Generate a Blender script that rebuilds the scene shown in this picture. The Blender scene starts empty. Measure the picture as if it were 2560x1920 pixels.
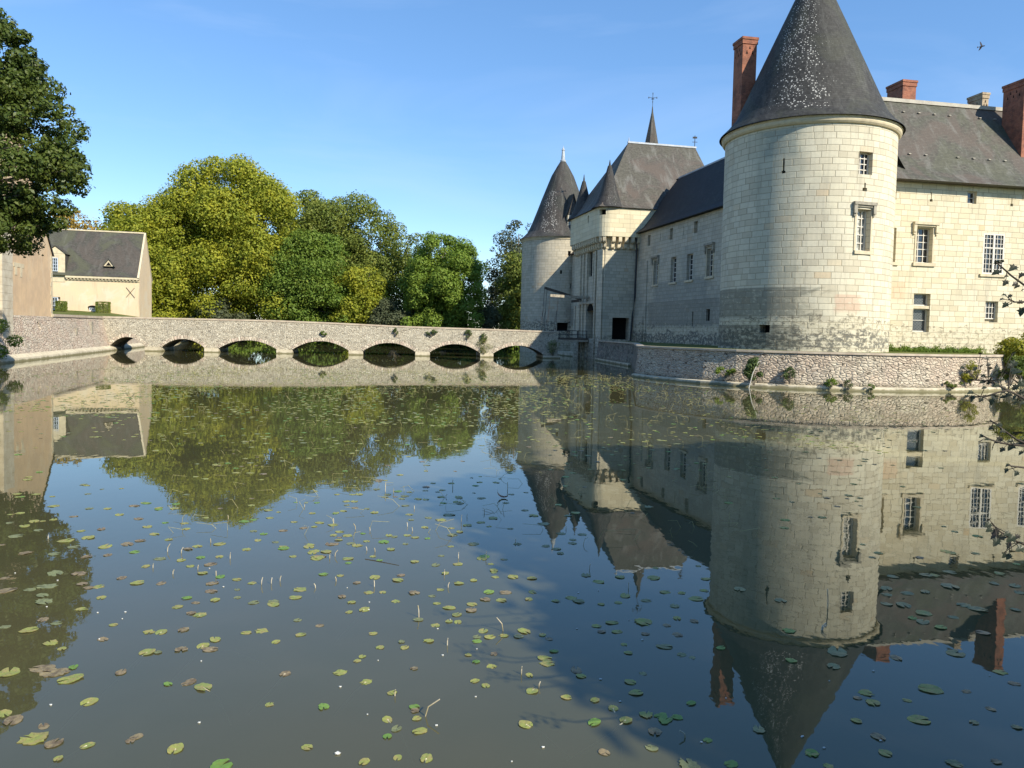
import bpy, math, random
import numpy as np
from mathutils import Vector
R=math.radians
random.seed(7); rng=np.random.default_rng(7)
SC=bpy.context.scene
COL=SC.collection
# ---------------------------------------------------------------- camera
cam=bpy.data.cameras.new('camera'); cam_o=bpy.data.objects.new('camera',cam); COL.objects.link(cam_o)
PITCH=R(2.7); ROLL=R(1.3); F_PX=1923.0
from mathutils import Matrix
fw=Vector((0,math.cos(PITCH),-math.sin(PITCH))); up0=Vector((0,math.sin(PITCH),math.cos(PITCH))); rt0=Vector((1,0,0))
rt=rt0*math.cos(ROLL)+up0*math.sin(ROLL); up=up0*math.cos(ROLL)-rt0*math.sin(ROLL)
M=Matrix((( rt.x,up.x,-fw.x,0),(rt.y,up.y,-fw.y,0),(rt.z,up.z,-fw.z,3.4),(0,0,0,1)))
cam_o.matrix_world=M
cam.sensor_fit='HORIZONTAL'; cam.sensor_width=36.0; cam.lens=36.0*F_PX/2560.0
cam.shift_y=-(960-918.7)/2560.0
cam.clip_start=0.1; cam.clip_end=6000
SC.camera=cam_o
SC.render.resolution_x=1024; SC.render.resolution_y=768
# ---------------------------------------------------------------- sky and sun
SUN_EL=R(34.5); SUN_AZ=math.atan2(0.72,-0.694)
w=bpy.data.worlds.new('World'); SC.world=w; w.use_nodes=True
nt=w.node_tree; nt.nodes.clear()
def wn(t,**k):
    n=nt.nodes.new(t)
    for a,b in k.items(): setattr(n,a,b)
    return n
sky=wn('ShaderNodeTexSky'); sky.sky_type='NISHITA'; sky.sun_disc=False
sky.sun_elevation=SUN_EL; sky.sun_rotation=SUN_AZ; sky.air_density=1.0; sky.dust_density=0.0; sky.ozone_density=1.4; sky.altitude=1200
bg=wn('ShaderNodeBackground'); bg.inputs['Strength'].default_value=0.128
out=wn('ShaderNodeOutputWorld')
tc=wn('ShaderNodeTexCoord'); mp=wn('ShaderNodeMapping'); mp.inputs['Rotation'].default_value=(0.35,0.5,0.4); mp.inputs['Scale'].default_value=(1.2,5.0,9.0)
nz=wn('ShaderNodeTexNoise'); nz.inputs['Scale'].default_value=1.1; nz.inputs['Detail'].default_value=7; nz.inputs['Roughness'].default_value=.55; nz.inputs['Distortion'].default_value=.6
rp=wn('ShaderNodeValToRGB'); rp.color_ramp.elements[0].position=.5; rp.color_ramp.elements[1].position=.85
rp.color_ramp.elements[0].color=(0,0,0,1); rp.color_ramp.elements[1].color=(.24,.24,.24,1)
mx=wn('ShaderNodeMix',data_type='RGBA'); mx.inputs[7].default_value=(3.6,4.4,6.0,1)
hs=wn('ShaderNodeHueSaturation'); hs.inputs['Saturation'].default_value=1.16
L=nt.links.new
L(tc.outputs['Generated'],mp.inputs[0]); L(mp.outputs[0],nz.inputs['Vector']); L(nz.outputs['Fac'],rp.inputs[0])
ev=wn('ShaderNodeMix',data_type='RGBA'); ev.inputs[0].default_value=.30; ev.inputs[7].default_value=(.95,2.25,4.7,1)
L(rp.outputs[0],mx.inputs[0]); L(sky.outputs[0],hs.inputs['Color']); L(hs.outputs[0],ev.inputs[6]); L(ev.outputs[2],mx.inputs[6]); L(mx.outputs[2],bg.inputs['Color']); L(bg.outputs[0],out.inputs[0])
sun=bpy.data.lights.new('sun','SUN'); sun.energy=4.6; sun.angle=R(.5); sun.color=(1,.92,.77)
sun_o=bpy.data.objects.new('sun',sun); COL.objects.link(sun_o)
sd=Vector((math.sin(SUN_AZ)*math.cos(SUN_EL),math.cos(SUN_AZ)*math.cos(SUN_EL),math.sin(SUN_EL)))
sun_o.rotation_euler=sd.to_track_quat('Z','Y').to_euler(); sun_o.location=(60,-60,80)
SC.view_settings.view_transform='Standard'; SC.view_settings.look='None'; SC.view_settings.exposure=0.72; SC.view_settings.gamma=1
SC.cycles.max_bounces=8; SC.cycles.transparent_max_bounces=10; SC.cycles.diffuse_bounces=3; SC.cycles.glossy_bounces=4
SC.cycles.sample_clamp_indirect=4; SC.cycles.caustics_reflective=False; SC.cycles.caustics_refractive=False
# ---------------------------------------------------------------- data measured for this place
PADS=[(-3.82,6.108,0.138,1,None),(-4.364,7.288,0.154,2,None),(1.473,5.933,0.104,3,None),(-4.13,7.158,0.14,1,225),(-2.17,5.778,0.104,0,None),(3.597,8.194,0.15,3,None),(4.147,7.35,0.135,1,None),(-4.525,7.371,0.138,2,None),(3.721,6.744,0.119,1,None),(-4.784,7.266,0.131,1,None),(-2.824,7.053,0.113,1,315),(1.622,8.935,0.132,1,None),(-2.618,5.998,0.091,1,270),(-4.165,6.377,0.103,2,None),(1.732,8.241,0.112,3,None),(-6.284,9.521,0.147,2,None),(-5.894,9.692,0.146,3,None),(1.421,6.634,0.087,0,None),(-3.619,6.039,0.09,2,None),(0.188,6.503,0.083,1,320),(0.788,6.562,0.084,0,None),(0.719,7.605,0.096,2,None),(4.902,8.234,0.12,3,None),(-0.71,6.358,0.08,1,None),(-0.609,5.942,0.074,1,260),(5.995,9.629,0.139,3,None),(6.147,10.517,0.149,3,None),(-5.589,9.15,0.13,3,None),(0.429,7.746,0.094,1,None),(-3.713,6.729,0.093,1,250),(1.295,6.435,0.079,2,None),(0.208,8.577,0.103,1,None),(1.27,6.728,0.082,1,None),(1.245,7.141,0.086,1,None),(-5.229,8.285,0.115,1,None),(-3.001,7.149,0.091,2,None),(2.444,9.784,0.118,1,None),(0.408,7.868,0.092,1,None),(-3.092,7.899,0.098,2,0),(5.092,9.722,0.126,3,None),(-3.697,7.793,0.099,1,250),(3.637,6.034,0.08,3,None),(1.812,5.965,0.07,0,None),(2.045,10.597,0.121,1,None),(-6.079,10.208,0.132,3,None),(1.401,6.707,0.076,0,None),(3.448,7.049,0.087,1,None),(2.207,6.507,0.076,3,None),(1.072,6.614,0.074,1,220),(-0.913,6.391,0.071,3,None),(-0.704,9.267,0.102,1,None),(-6.847,11.758,0.148,1,None),(-4.316,6.485,0.084,1,None),(5.037,9.153,0.112,3,None),(2.527,6.145,0.071,0,None),(5.198,9.442,0.115,1,None),(-1.625,7.428,0.081,1,None),(-3.199,7.984,0.091,1,260),(1.244,8.904,0.095,1,None),(-1.618,6.738,0.073,0,None),(2.527,6.147,0.07,1,None),(0.258,7.127,0.075,1,60),(3.204,6.429,0.075,2,None),(-2.674,9.803,0.106,1,None),(-1.805,10.351,0.109,1,None),(-1.089,5.879,0.062,1,None),(1.22,6.172,0.065,3,None),(3.474,7.243,0.082,1,None),(3.403,7.824,0.086,3,None),(0.915,9.592,0.097,3,None),(-3.019,6.167,0.069,2,None),(-3.338,6.019,0.069,1,225),(-1.014,6.536,0.066,1,300),(0.82,6.089,0.061,2,None),(5.895,9.773,0.112,3,None),(-3.389,7.883,0.084,2,None),(-3.136,8.151,0.085,1,None),(-2.721,8.421,0.086,1,None),(-1.089,13.974,0.136,3,None),(-6.092,11.495,0.126,1,None),(-1.718,9.139,0.09,1,250),(-4.802,7.967,0.09,1,None),(3.142,6.173,0.067,1,None),(-0.429,9.198,0.089,2,None),(-3.584,8.85,0.092,1,250),(-3.795,8.322,0.088,1,265),(-2.846,9.239,0.093,1,None),(3.28,8.763,0.09,0,None),(0.986,6.826,0.066,1,270),(-1.48,10.257,0.099,1,None),(1.536,9.833,0.095,1,None),(0.828,9.711,0.093,1,None),(-3.873,9.97,0.102,2,None),(-0.02,9.86,0.094,2,None),(-2.653,9.497,0.094,1,None),(-0.235,9.86,0.094,0,None),(0.078,10.501,0.1,1,None),(1.224,7.359,0.071,1,None),(-1.333,7.24,0.07,1,230),(3.544,9.795,0.099,3,None),(1.252,10.379,0.099,1,None),(3.13,10.196,0.101,3,None),(-5.742,9.362,0.104,3,None),(-5.767,10.214,0.111,2,None),(-4.831,9.904,0.104,1,None),(5.376,10.186,0.108,3,None),(-0.259,8.564,0.08,1,None),(-0.179,8.392,0.078,1,None),(4.18,8.077,0.084,2,None),(1.539,6.691,0.063,0,None),(-1.198,9.767,0.09,2,None),(-2.75,11.497,0.108,1,None),(5.104,7.784,0.085,1,None),(-5.836,11.654,0.119,2,None),(0.618,13.485,0.123,3,None),(-1.585,6.064,0.057,1,None),(5.576,8.842,0.095,2,None),(-6.602,11.962,0.124,1,None),(5.16,8.983,0.094,0,None),(-3.859,6.299,0.067,2,None),(-3.764,9.657,0.094,2,None),(-2.151,7.373,0.069,2,250),(5.188,10.367,0.104,3,None),(-0.841,8.25,0.074,1,None),(6.07,11.013,0.112,3,None),(-3.731,7.32,0.073,2,None),(6.518,11.185,0.115,3,None),(1.948,8.575,0.078,2,None),(1.266,8.627,0.077,1,None),(-0.592,9.042,0.08,1,None),(-0.811,6.771,0.06,0,None),(-0.271,9.584,0.084,2,None),(-3.584,8.399,0.08,2,250),(1.781,9.68,0.086,3,None),(-5.267,8.598,0.088,2,None),(2.09,10.016,0.089,1,None),(-0.065,9.561,0.083,1,None),(1.578,10.608,0.093,1,None),(0.576,7.016,0.061,1,0),(1.724,6.955,0.062,0,None),(-1.038,10.971,0.095,3,None),(-0.291,7.316,0.063,1,230),(1.104,10.652,0.092,3,None),(-2.35,11.166,0.098,1,None),(-2.776,11.192,0.099,1,None),(-7.04,11.079,0.112,2,None),(0.752,7.467,0.064,1,320),(-0.14,7.648,0.065,1,315),(-6.544,11.448,0.112,3,None),(-7.741,11.961,0.121,3,None),(-2.263,8.34,0.073,1,None),(0.466,14.086,0.119,1,None),(-1.033,8.854,0.075,3,None),(0.837,6.972,0.059,1,220),(-3.929,8.325,0.077,1,290),(-0.836,5.947,0.05,1,265),(3.284,8.781,0.078,0,None),(4.89,9.753,0.09,3,None),(-0.653,10.183,0.084,1,None),(0.341,10.465,0.086,1,None),(5.66,10.262,0.096,3,None),(-4.522,9.915,0.089,2,None),(-0.183,7.222,0.059,1,280),(-1.051,7.031,0.058,1,None),(7.101,10.608,0.104,3,None),(5.539,10.893,0.099,3,None),(3.012,7.944,0.068,0,None),(3.005,7.949,0.068,0,None),(2.591,5.966,0.052,1,None),(-0.317,8.269,0.066,0,None),(-0.722,11.029,0.088,1,None),(-4.248,7.414,0.068,0,None),(0.762,11.923,0.095,3,None),(0.142,8.428,0.067,3,None),(2.344,8.231,0.068,0,None),(1.715,6.317,0.052,0,None),(-0.563,8.812,0.07,1,270),(-2.873,8.358,0.07,1,None),(1.052,8.784,0.07,1,None),(-0.716,13.264,0.105,1,None),(-0.969,6.256,0.05,0,275),(-0.28,13.81,0.109,1,None),(-3.956,9.091,0.078,1,None),(-4.315,8.094,0.072,2,320),(2.051,9.089,0.073,1,None),(2.107,9.502,0.076,3,None),(-5.02,8.94,0.08,1,None),(-0.191,10.775,0.084,1,None),(-3.598,9.345,0.078,1,250),(-5.249,9.726,0.086,1,None),(-5.132,10.089,0.088,2,None),(-3.872,10.232,0.085,0,None),(2.772,10.604,0.085,1,None),(-5.503,9.817,0.087,2,None),(3.14,6.701,0.057,1,None),(-4.164,10.363,0.086,1,None),(-6.027,9.567,0.087,3,None),(-4.695,10.921,0.091,1,None),(0.241,7.466,0.057,1,None),(-1.077,8.059,0.062,1,None),(-0.024,8.436,0.064,1,None),(-0.762,6.565,0.05,1,45),(0.517,8.048,0.061,0,None),(-0.813,8.693,0.066,1,270),(-2.474,8.131,0.064,1,250),(5.084,7.525,0.068,2,None),(2.236,9.004,0.069,2,None),(-1.921,9.377,0.071,1,250),(-0.796,6.702,0.05,2,None),(-3.455,5.822,0.05,1,275),(5.503,9.331,0.08,3,None),(-5.06,8.504,0.073,3,None),(0.335,9.898,0.073,1,None),(0.28,9.629,0.071,1,None),(-2.529,10.425,0.079,0,None),(-3.971,9.397,0.075,0,None),(-1.803,11.703,0.087,1,None),(-2.11,6.757,0.052,1,None),(-3.615,10.133,0.079,1,None),(-3.034,6.102,0.05,2,None),(-0.868,10.6,0.078,1,None),(-1.361,11.099,0.082,1,None),(-6.088,10.981,0.092,2,None),(-4.831,11.475,0.091,2,None),(-3.963,11.52,0.089,1,None),(1.247,12.824,0.094,3,None),(-3.456,11.708,0.089,1,None),(-6.616,11.076,0.094,3,None),(-5.744,11.866,0.096,2,None),(-8.02,12.868,0.11,1,None),(-3.174,7.101,0.056,0,None),(-8.361,13.978,0.117,1,None),(-0.122,7.949,0.057,2,None),(1.872,8.031,0.059,3,None),(-1.48,8.414,0.061,1,None),(-1.338,8.044,0.058,1,240),(1.31,8.052,0.058,1,None),(1.091,8.617,0.061,2,None),(-1.382,9.444,0.067,1,300),(-5.533,11.262,0.088,0,None),(-0.668,8.829,0.062,1,None),(-5.545,8.364,0.07,3,None),(0.623,9.587,0.067,1,None),(-3.708,8.899,0.067,2,None),(-2.081,9.567,0.068,2,None),(2.304,10.001,0.071,1,None),(-0.561,15.459,0.107,3,None),(-1.468,10.468,0.073,2,None),(2.632,10.112,0.072,1,None),(-5.345,9.68,0.076,2,None),(3.998,6.083,0.05,2,None),(4.534,6.648,0.055,3,None),(4.487,7.329,0.058,2,None),(4.507,6.983,0.056,2,None),(-5.056,10.6,0.079,1,None),(-1.521,12.408,0.084,1,None),(-3.086,11.839,0.082,1,None),(0.598,12.072,0.081,3,None),(-0.819,12.82,0.086,1,None),(-1.865,12.417,0.084,3,None),(-1.482,7.813,0.053,1,None),(-4.434,14.04,0.098,1,None),(1.583,8.583,0.058,2,None),(-6.68,12.48,0.094,2,None),(-3.595,7.799,0.057,3,None),(1.104,14.126,0.094,3,None),(-7.619,12.329,0.096,3,None),(-6.883,13.457,0.1,1,None),(-4.603,7.832,0.06,1,300),(0.412,8.487,0.056,1,None),(-0.912,7.558,0.05,2,None),(4.971,9.267,0.069,0,None),(6.484,9.638,0.076,3,None),(-0.874,9.915,0.065,1,None),(1.382,7.561,0.05,3,None),(6.975,10.326,0.081,3,None),(-2.007,10.11,0.067,2,None),(6.86,10.694,0.082,3,None),(-0.301,7.744,0.05,0,None),(-2.714,12.156,0.08,1,None),(-5.343,11.962,0.084,1,None),(-3.962,12.035,0.081,1,None),(-1.512,7.704,0.05,1,240),(3.347,7.139,0.05,2,None),(-0.393,7.909,0.05,1,None),(4.197,6.717,0.05,3,None),(-1.132,8.206,0.052,3,None),(1.972,7.967,0.051,3,None),(1.294,8.274,0.052,1,None),(3.802,7.113,0.05,1,None),(-1.882,9.045,0.057,1,240),(1.186,9.505,0.059,1,None),(0.81,11.682,0.072,3,None),(-0.455,10.313,0.063,1,None),(-0.055,11.311,0.069,3,None),(-0.956,9.669,0.059,3,0),(-5.7,12.255,0.082,1,None),(-1.778,9.743,0.06,1,None),(0.89,12.851,0.078,3,None),(-5.003,9.343,0.064,1,None),(-2.476,14.051,0.086,1,None),(-0.322,8.391,0.05,3,None),(0.479,8.384,0.05,2,None),(-0.489,13.494,0.078,1,None),(1.037,12.281,0.071,3,None),(-4.81,7.232,0.05,2,None),(5.067,10.118,0.065,3,None),(-0.967,14.966,0.086,3,None),(-2.124,15.49,0.089,3,None),(-2.122,8.615,0.05,2,None),(1.882,8.853,0.05,2,None),(0.153,12.166,0.067,3,None),(-5.845,11.09,0.069,2,None),(-2.419,8.762,0.05,3,None),(-3.458,12.842,0.073,2,None),(-1.434,13.064,0.072,1,None),(-4.224,11.126,0.065,1,None),(-3.744,12.652,0.072,2,None),(-6.424,13.205,0.08,2,None),(-1.447,13.748,0.075,3,None),(-6.152,14.015,0.083,1,None),(-1.989,14.652,0.08,3,None),(-0.866,9.41,0.05,1,None),(1.411,9.578,0.051,1,None),(-1.6,9.769,0.052,1,None),(-4.416,8.498,0.05,1,None),(-3.368,10.005,0.055,1,None),(-3.798,9.243,0.052,2,None),(-2.858,12.432,0.066,1,None),(-0.167,10.484,0.054,1,None),(-3.993,12.419,0.067,0,None),(-1.825,13.952,0.072,1,None),(-6.614,9.984,0.061,2,None),(-3.658,11.956,0.061,3,None),(1.061,12.488,0.061,3,None),(-6.88,14.389,0.077,1,None),(-5.524,12.972,0.068,1,None),(-4.23,13.475,0.068,1,None),(-6.938,12.344,0.068,1,None),(-1.007,15.412,0.074,3,None),(-7.313,13.879,0.075,1,None),(-1.623,12.025,0.056,3,None),(-3.585,13.888,0.065,1,None),(-0.062,15.082,0.068,3,None),(-1.879,11.135,0.05,0,None),(-1.001,11.422,0.05,3,None),(0.034,13.103,0.056,3,None),(-3.728,13.23,0.058,1,None),(0.044,15.895,0.067,3,None),(-8.353,12.745,0.064,3,None),(-0.336,13.223,0.05,1,None),(-7.64,11.477,0.05,2,None)]
STALKS=[(-4.639,11.864,-4.646,0.062),(-4.043,11.05,-4.034,0.093),(-3.943,10.27,-3.945,0.068),(-3.029,13.199,-3.038,0.092),(-2.565,12.843,-2.615,0.097),(-2.582,11.276,-2.525,0.095),(-2.624,11.181,-2.616,0.073),(-2.014,11.555,-2.032,0.058),(-2.316,12.777,-2.335,0.035),(-3.034,10.107,-3.013,0.074),(-2.286,10.159,-2.304,0.061),(-2.486,9.873,-2.516,0.042),(-1.744,9.977,-1.751,0.085),(-3.229,9.947,-3.207,0.103),(-3.112,9.991,-3.098,0.085),(-2.149,11.617,-2.171,0.061),(-2.579,15.881,-2.575,0.194),(-2.392,15.767,-2.385,0.108),(-3.851,14.353,-3.847,0.065),(-4.911,13.345,-4.923,0.069),(-1.733,13.098,-1.748,0.076),(-1.614,12.838,-1.627,0.043),(-0.839,13.462,-0.828,0.134),(-0.757,13.833,-0.752,0.063),(-0.736,11.327,-0.732,0.091),(-0.333,11.381,-0.315,0.109),(-0.874,10.528,-0.871,0.076),(-0.786,10.007,-0.762,0.07),(-0.035,16.438,-0.039,0.151),(-1.231,16.594,-1.23,0.143),(-0.451,14.211,-0.46,0.081),(-1.784,14.409,-1.791,0.065),(1.175,10.943,1.197,0.079),(-1.297,15.492,-1.26,0.061),(0.996,13.157,1.001,0.053),(0.121,12.258,0.123,0.042),(-5.096,11.335,-5.04,0.116),(-4.854,11.26,-4.812,0.091),(-7.182,11.86,-7.173,0.063),(-4.934,10.555,-4.927,0.038),(-4.297,10.521,-4.285,0.064),(-4.552,10.304,-4.527,0.057),(-0.008,8.572,-0.111,0.158),(-0.632,8.15,-0.625,0.078),(0.32,7.208,0.339,0.059),(0.16,7.485,0.167,0.08),(-0.735,6.614,-0.569,0.156),(-1.019,6.977,-1.011,0.052),(-1.028,8.934,-1.046,0.144),(1.558,6.354,1.489,0.037),(3.656,8.823,3.733,0.085),(3.671,8.824,3.739,-0.066),(4.052,9.545,4.033,0.249),(1.624,10.144,1.627,0.075)]
PETALS=[(-6.611,10.186),(-5.89,9.932),(-5.465,8.995),(-4.781,8.844),(-4.475,8.884),(-4.407,8.677),(-4.151,10.571),(-3.68,9.833),(-3.069,7.613),(-4.015,6.656),(-2.6,6.411),(-4.355,8.092),(-2.089,9.902),(-1.704,9.391),(-1.321,5.982),(-0.778,8.593),(-0.656,7.882),(-1.302,7.722),(-0.307,8.062),(-1.557,7.123),(-0.58,6.454),(-1.203,6.616),(0.324,6.144),(0.068,5.925),(-1.664,9.134),(-0.658,8.885),(-0.269,6.988),(1.211,10.016),(0.935,9.914),(0.815,8.683),(1.457,8.985),(1.652,6.278),(2.079,7.075),(0.939,7.407),(2.548,6.407),(1.518,8.407),(1.07,6.961),(2.661,6.233),(4.711,8.593),(4.941,7.692),(3.195,6.367),(3.776,7.738),(3.22,7.485),(2.538,6.4)]
BRANCHES=[([(3.524,5.2,3.741),(3.432,5.2,3.789),(3.344,5.2,3.848),(3.276,5.2,3.905),(3.234,5.2,3.937)],[(3.317,5.137,3.897,0.082,15),(3.353,5.105,3.849,0.055,30),(3.298,5.175,3.842,0.041,-10),(3.256,5.117,3.797,0.055,40),(3.307,5.096,3.787,0.048,15),(3.373,5.176,3.778,0.048,20),(3.49,5.3,3.766,0.041,35),(3.286,5.272,3.944,0.055,-5),(3.314,5.264,3.952,0.034,0),(3.203,5.133,3.864,0.062,15)]),([(3.392,5.0,3.656),(3.306,5.0,3.665),(3.247,5.0,3.662),(3.204,5.0,3.681)],[(3.185,5.009,3.707,0.033,-15),(3.181,4.946,3.699,0.03,25),(3.115,4.921,3.675,0.036,5),(3.129,4.905,3.64,0.053,35),(3.181,4.931,3.652,0.046,30),(3.354,5.103,3.668,0.046,5),(3.348,5.079,3.611,0.072,70)]),([(3.322,4.8,3.021),(3.206,4.8,3.057),(3.148,4.8,3.081),(3.057,4.8,3.123),(3.005,4.8,3.154),(2.948,4.8,3.159),(2.859,4.8,3.16)],[(2.857,4.874,3.237,0.032,10),(2.896,4.872,3.21,0.032,25),(2.849,4.726,3.237,0.035,30),(2.899,4.754,3.253,0.032,20),(2.938,4.83,3.329,0.032,0),(2.997,4.856,3.297,0.038,-20),(3.027,4.885,3.258,0.038,10),(3.002,4.891,3.186,0.044,15),(2.904,4.701,3.189,0.044,0),(2.96,4.825,3.151,0.051,5),(3.006,4.841,3.145,0.051,15),(2.996,4.801,3.153,0.051,30),(2.982,4.723,3.136,0.057,0),(3.039,4.794,3.152,0.051,40),(2.998,4.701,3.174,0.044,10),(3.172,4.904,3.173,0.044,20),(3.17,4.888,3.131,0.038,0),(3.141,4.811,3.232,0.057,10),(3.128,4.752,3.222,0.07,5),(3.196,4.898,3.268,0.07,15),(3.133,4.817,3.333,0.038,30),(3.173,4.892,3.252,0.051,20),(3.24,4.884,3.154,0.057,20),(3.197,4.802,3.139,0.057,0),(3.138,4.779,3.127,0.051,40),(3.168,4.824,3.111,0.044,10),(2.852,4.783,3.161,0.051,15),(2.952,4.719,3.189,0.057,-10),(2.992,4.753,3.207,0.051,20),(3.028,4.875,3.236,0.044,0),(2.963,4.69,3.24,0.044,10),(2.989,4.691,3.222,0.051,30),(3.104,4.83,3.211,0.044,-20)]),([(3.253,4.7,3.023),(3.139,4.7,3.058),(3.07,4.7,3.093),(3.026,4.7,3.105),(2.971,4.7,3.091),(2.91,4.7,3.068),(2.836,4.7,3.063)],[(2.781,4.647,3.094,0.043,10),(2.797,4.708,3.065,0.037,10),(2.822,4.693,3.057,0.056,60),(2.854,4.662,3.051,0.043,35),(2.977,4.819,3.059,0.037,10),(2.897,4.627,3.046,0.05,80),(2.918,4.679,3.079,0.043,30),(2.926,4.629,3.077,0.031,0),(3.036,4.732,3.065,0.037,5),(3.011,4.646,3.084,0.037,20),(3.062,4.665,3.056,0.031,0),(3.137,4.759,3.033,0.043,10),(3.093,4.657,3.054,0.05,30),(3.142,4.714,3.069,0.056,50),(3.19,4.797,3.095,0.05,10),(2.836,4.604,3.126,0.037,0),(3.014,4.595,3.076,0.031,30),(3.092,4.635,3.038,0.043,0)]),([(3.144,4.6,2.771),(3.087,4.6,2.799),(3.037,4.6,2.821),(2.971,4.6,2.866),(2.917,4.6,2.905),(2.875,4.6,2.934)],[(2.909,4.664,2.918,0.036,15),(2.906,4.628,2.884,0.036,25),(2.897,4.537,2.912,0.036,0),(2.933,4.559,2.873,0.036,-5),(2.989,4.523,2.871,0.067,10),(3.01,4.59,2.781,0.067,40),(2.955,4.49,2.806,0.073,20),(3.104,4.647,2.798,0.055,50),(3.14,4.695,2.727,0.048,20),(3.074,4.709,2.794,0.042,0),(3.123,4.656,2.78,0.055,30)]),([(3.075,4.55,2.788),(2.994,4.55,2.792),(2.919,4.55,2.802),(2.844,4.55,2.824),(2.808,4.55,2.843)],[(2.868,4.66,2.829,0.036,15),(2.722,4.434,2.827,0.036,30),(2.804,4.499,2.827,0.036,-10),(2.981,4.662,2.811,0.054,30),(2.908,4.616,2.763,0.048,75),(2.916,4.529,2.768,0.042,45),(2.97,4.656,2.797,0.042,10)]),([(3.082,4.5,2.67),(3.028,4.5,2.666),(2.957,4.5,2.673),(2.934,4.5,2.679)],[(2.953,4.529,2.675,0.024,10),(2.976,4.576,2.637,0.036,45),(2.954,4.45,2.642,0.036,40)]),([(2.981,4.3,2.248),(2.917,4.3,2.263),(2.859,4.3,2.284),(2.814,4.3,2.31),(2.769,4.3,2.337),(2.728,4.3,2.38)],[(2.666,4.226,2.386,0.051,10),(2.703,4.287,2.405,0.034,30),(2.664,4.213,2.363,0.045,15),(2.74,4.272,2.341,0.051,20),(2.825,4.411,2.281,0.062,30),(2.761,4.26,2.309,0.062,20),(2.686,4.182,2.307,0.062,40),(2.752,4.191,2.349,0.051,0),(2.795,4.221,2.315,0.068,15),(2.878,4.368,2.24,0.051,50),(2.857,4.267,2.315,0.034,20),(2.869,4.25,2.287,0.057,20),(2.834,4.203,2.264,0.062,10),(2.884,4.416,2.182,0.034,20),(2.802,4.282,2.202,0.034,30),(2.79,4.23,2.212,0.045,50),(2.781,4.194,2.252,0.028,0)])]
# ---------------------------------------------------------------- node helper
class NT:
    def __init__(s,name,rough=.9,spec=.3):
        s.m=bpy.data.materials.new(name); s.m.use_nodes=True; s.t=s.m.node_tree; s.t.nodes.clear()
        s.out=s.n('ShaderNodeOutputMaterial'); s.b=s.n('ShaderNodeBsdfPrincipled')
        s.b.inputs['Roughness'].default_value=rough
        s.b.inputs['Specular IOR Level'].default_value=spec
        s.l(s.b.outputs[0],s.out.inputs[0])
    def n(s,t,**k):
        x=s.t.nodes.new(t)
        for a,b in k.items(): setattr(x,a,b)
        return x
    def l(s,a,b): s.t.links.new(a,b)
    def sock(s,i,v):
        if isinstance(v,(int,float)): i.default_value=v
        elif isinstance(v,(tuple,list)): i.default_value=tuple(v) if len(v)==len(i.default_value) else tuple(v)+(1,)
        else: s.l(v,i)
    def mth(s,op,a,b=None,c=None,clamp=False):
        x=s.n('ShaderNodeMath',operation=op,use_clamp=clamp); s.sock(x.inputs[0],a)
        if b is not None: s.sock(x.inputs[1],b)
        if c is not None: s.sock(x.inputs[2],c)
        return x.outputs[0]
    def step(s,v,a,b):
        x=s.n('ShaderNodeMapRange',interpolation_type='SMOOTHSTEP'); s.sock(x.inputs[0],v); x.inputs[1].default_value=a; x.inputs[2].default_value=b; return x.outputs[0]
    def mix(s,f,a,b,mode='MIX'):
        x=s.n('ShaderNodeMix',data_type='RGBA',blend_type=mode); s.sock(x.inputs[0],f); s.sock(x.inputs[6],a); s.sock(x.inputs[7],b); return x.outputs[2]
    def noise(s,vec,scale,detail=4,rough=.55,dist=0,dim='3D'):
        x=s.n('ShaderNodeTexNoise',noise_dimensions=dim); s.l(vec,x.inputs['Vector']); x.inputs['Scale'].default_value=scale; x.inputs['Detail'].default_value=detail
        x.inputs['Roughness'].default_value=rough; x.inputs['Distortion'].default_value=dist; return x.outputs['Fac']
    def map(s,vec,sc=(1,1,1),loc=(0,0,0)):
        x=s.n('ShaderNodeMapping'); s.l(vec,x.inputs[0]); x.inputs['Scale'].default_value=sc; x.inputs['Location'].default_value=loc; return x.outputs[0]
    def uv(s): return s.n('ShaderNodeTexCoord').outputs['UV']
    def obj(s): return s.n('ShaderNodeNewGeometry').outputs['Position']
    def sep(s,v):
        x=s.n('ShaderNodeSeparateXYZ'); s.l(v,x.inputs[0]); return x.outputs
    def comb(s,a,b,c=0.0):
        x=s.n('ShaderNodeCombineXYZ'); s.sock(x.inputs[0],a); s.sock(x.inputs[1],b); s.sock(x.inputs[2],c); return x.outputs[0]
    def ramp(s,f,stops):
        x=s.n('ShaderNodeValToRGB'); r=x.color_ramp
        while len(r.elements)<len(stops): r.elements.new(.5)
        for e,(p,c) in zip(r.elements,stops): e.position=p; e.color=tuple(c)+(1,)
        s.sock(x.inputs[0],f); return x.outputs[0]
    def white(s,v,dim='2D'):
        x=s.n('ShaderNodeTexWhiteNoise',noise_dimensions=dim)
        if dim=='1D': s.sock(x.inputs['W'],v)
        else: s.l(v,x.inputs['Vector'])
        return x.outputs['Value']
    def bump(s,h,strength=.5,dist=.05):
        x=s.n('ShaderNodeBump'); x.inputs['Strength'].default_value=strength; x.inputs['Distance'].default_value=dist; s.l(h,x.inputs['Height']); s.l(x.outputs[0],s.b.inputs['Normal'])
    def col(s,c): s.sock(s.b.inputs['Base Color'],c); return s.m
MATS={}
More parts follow.
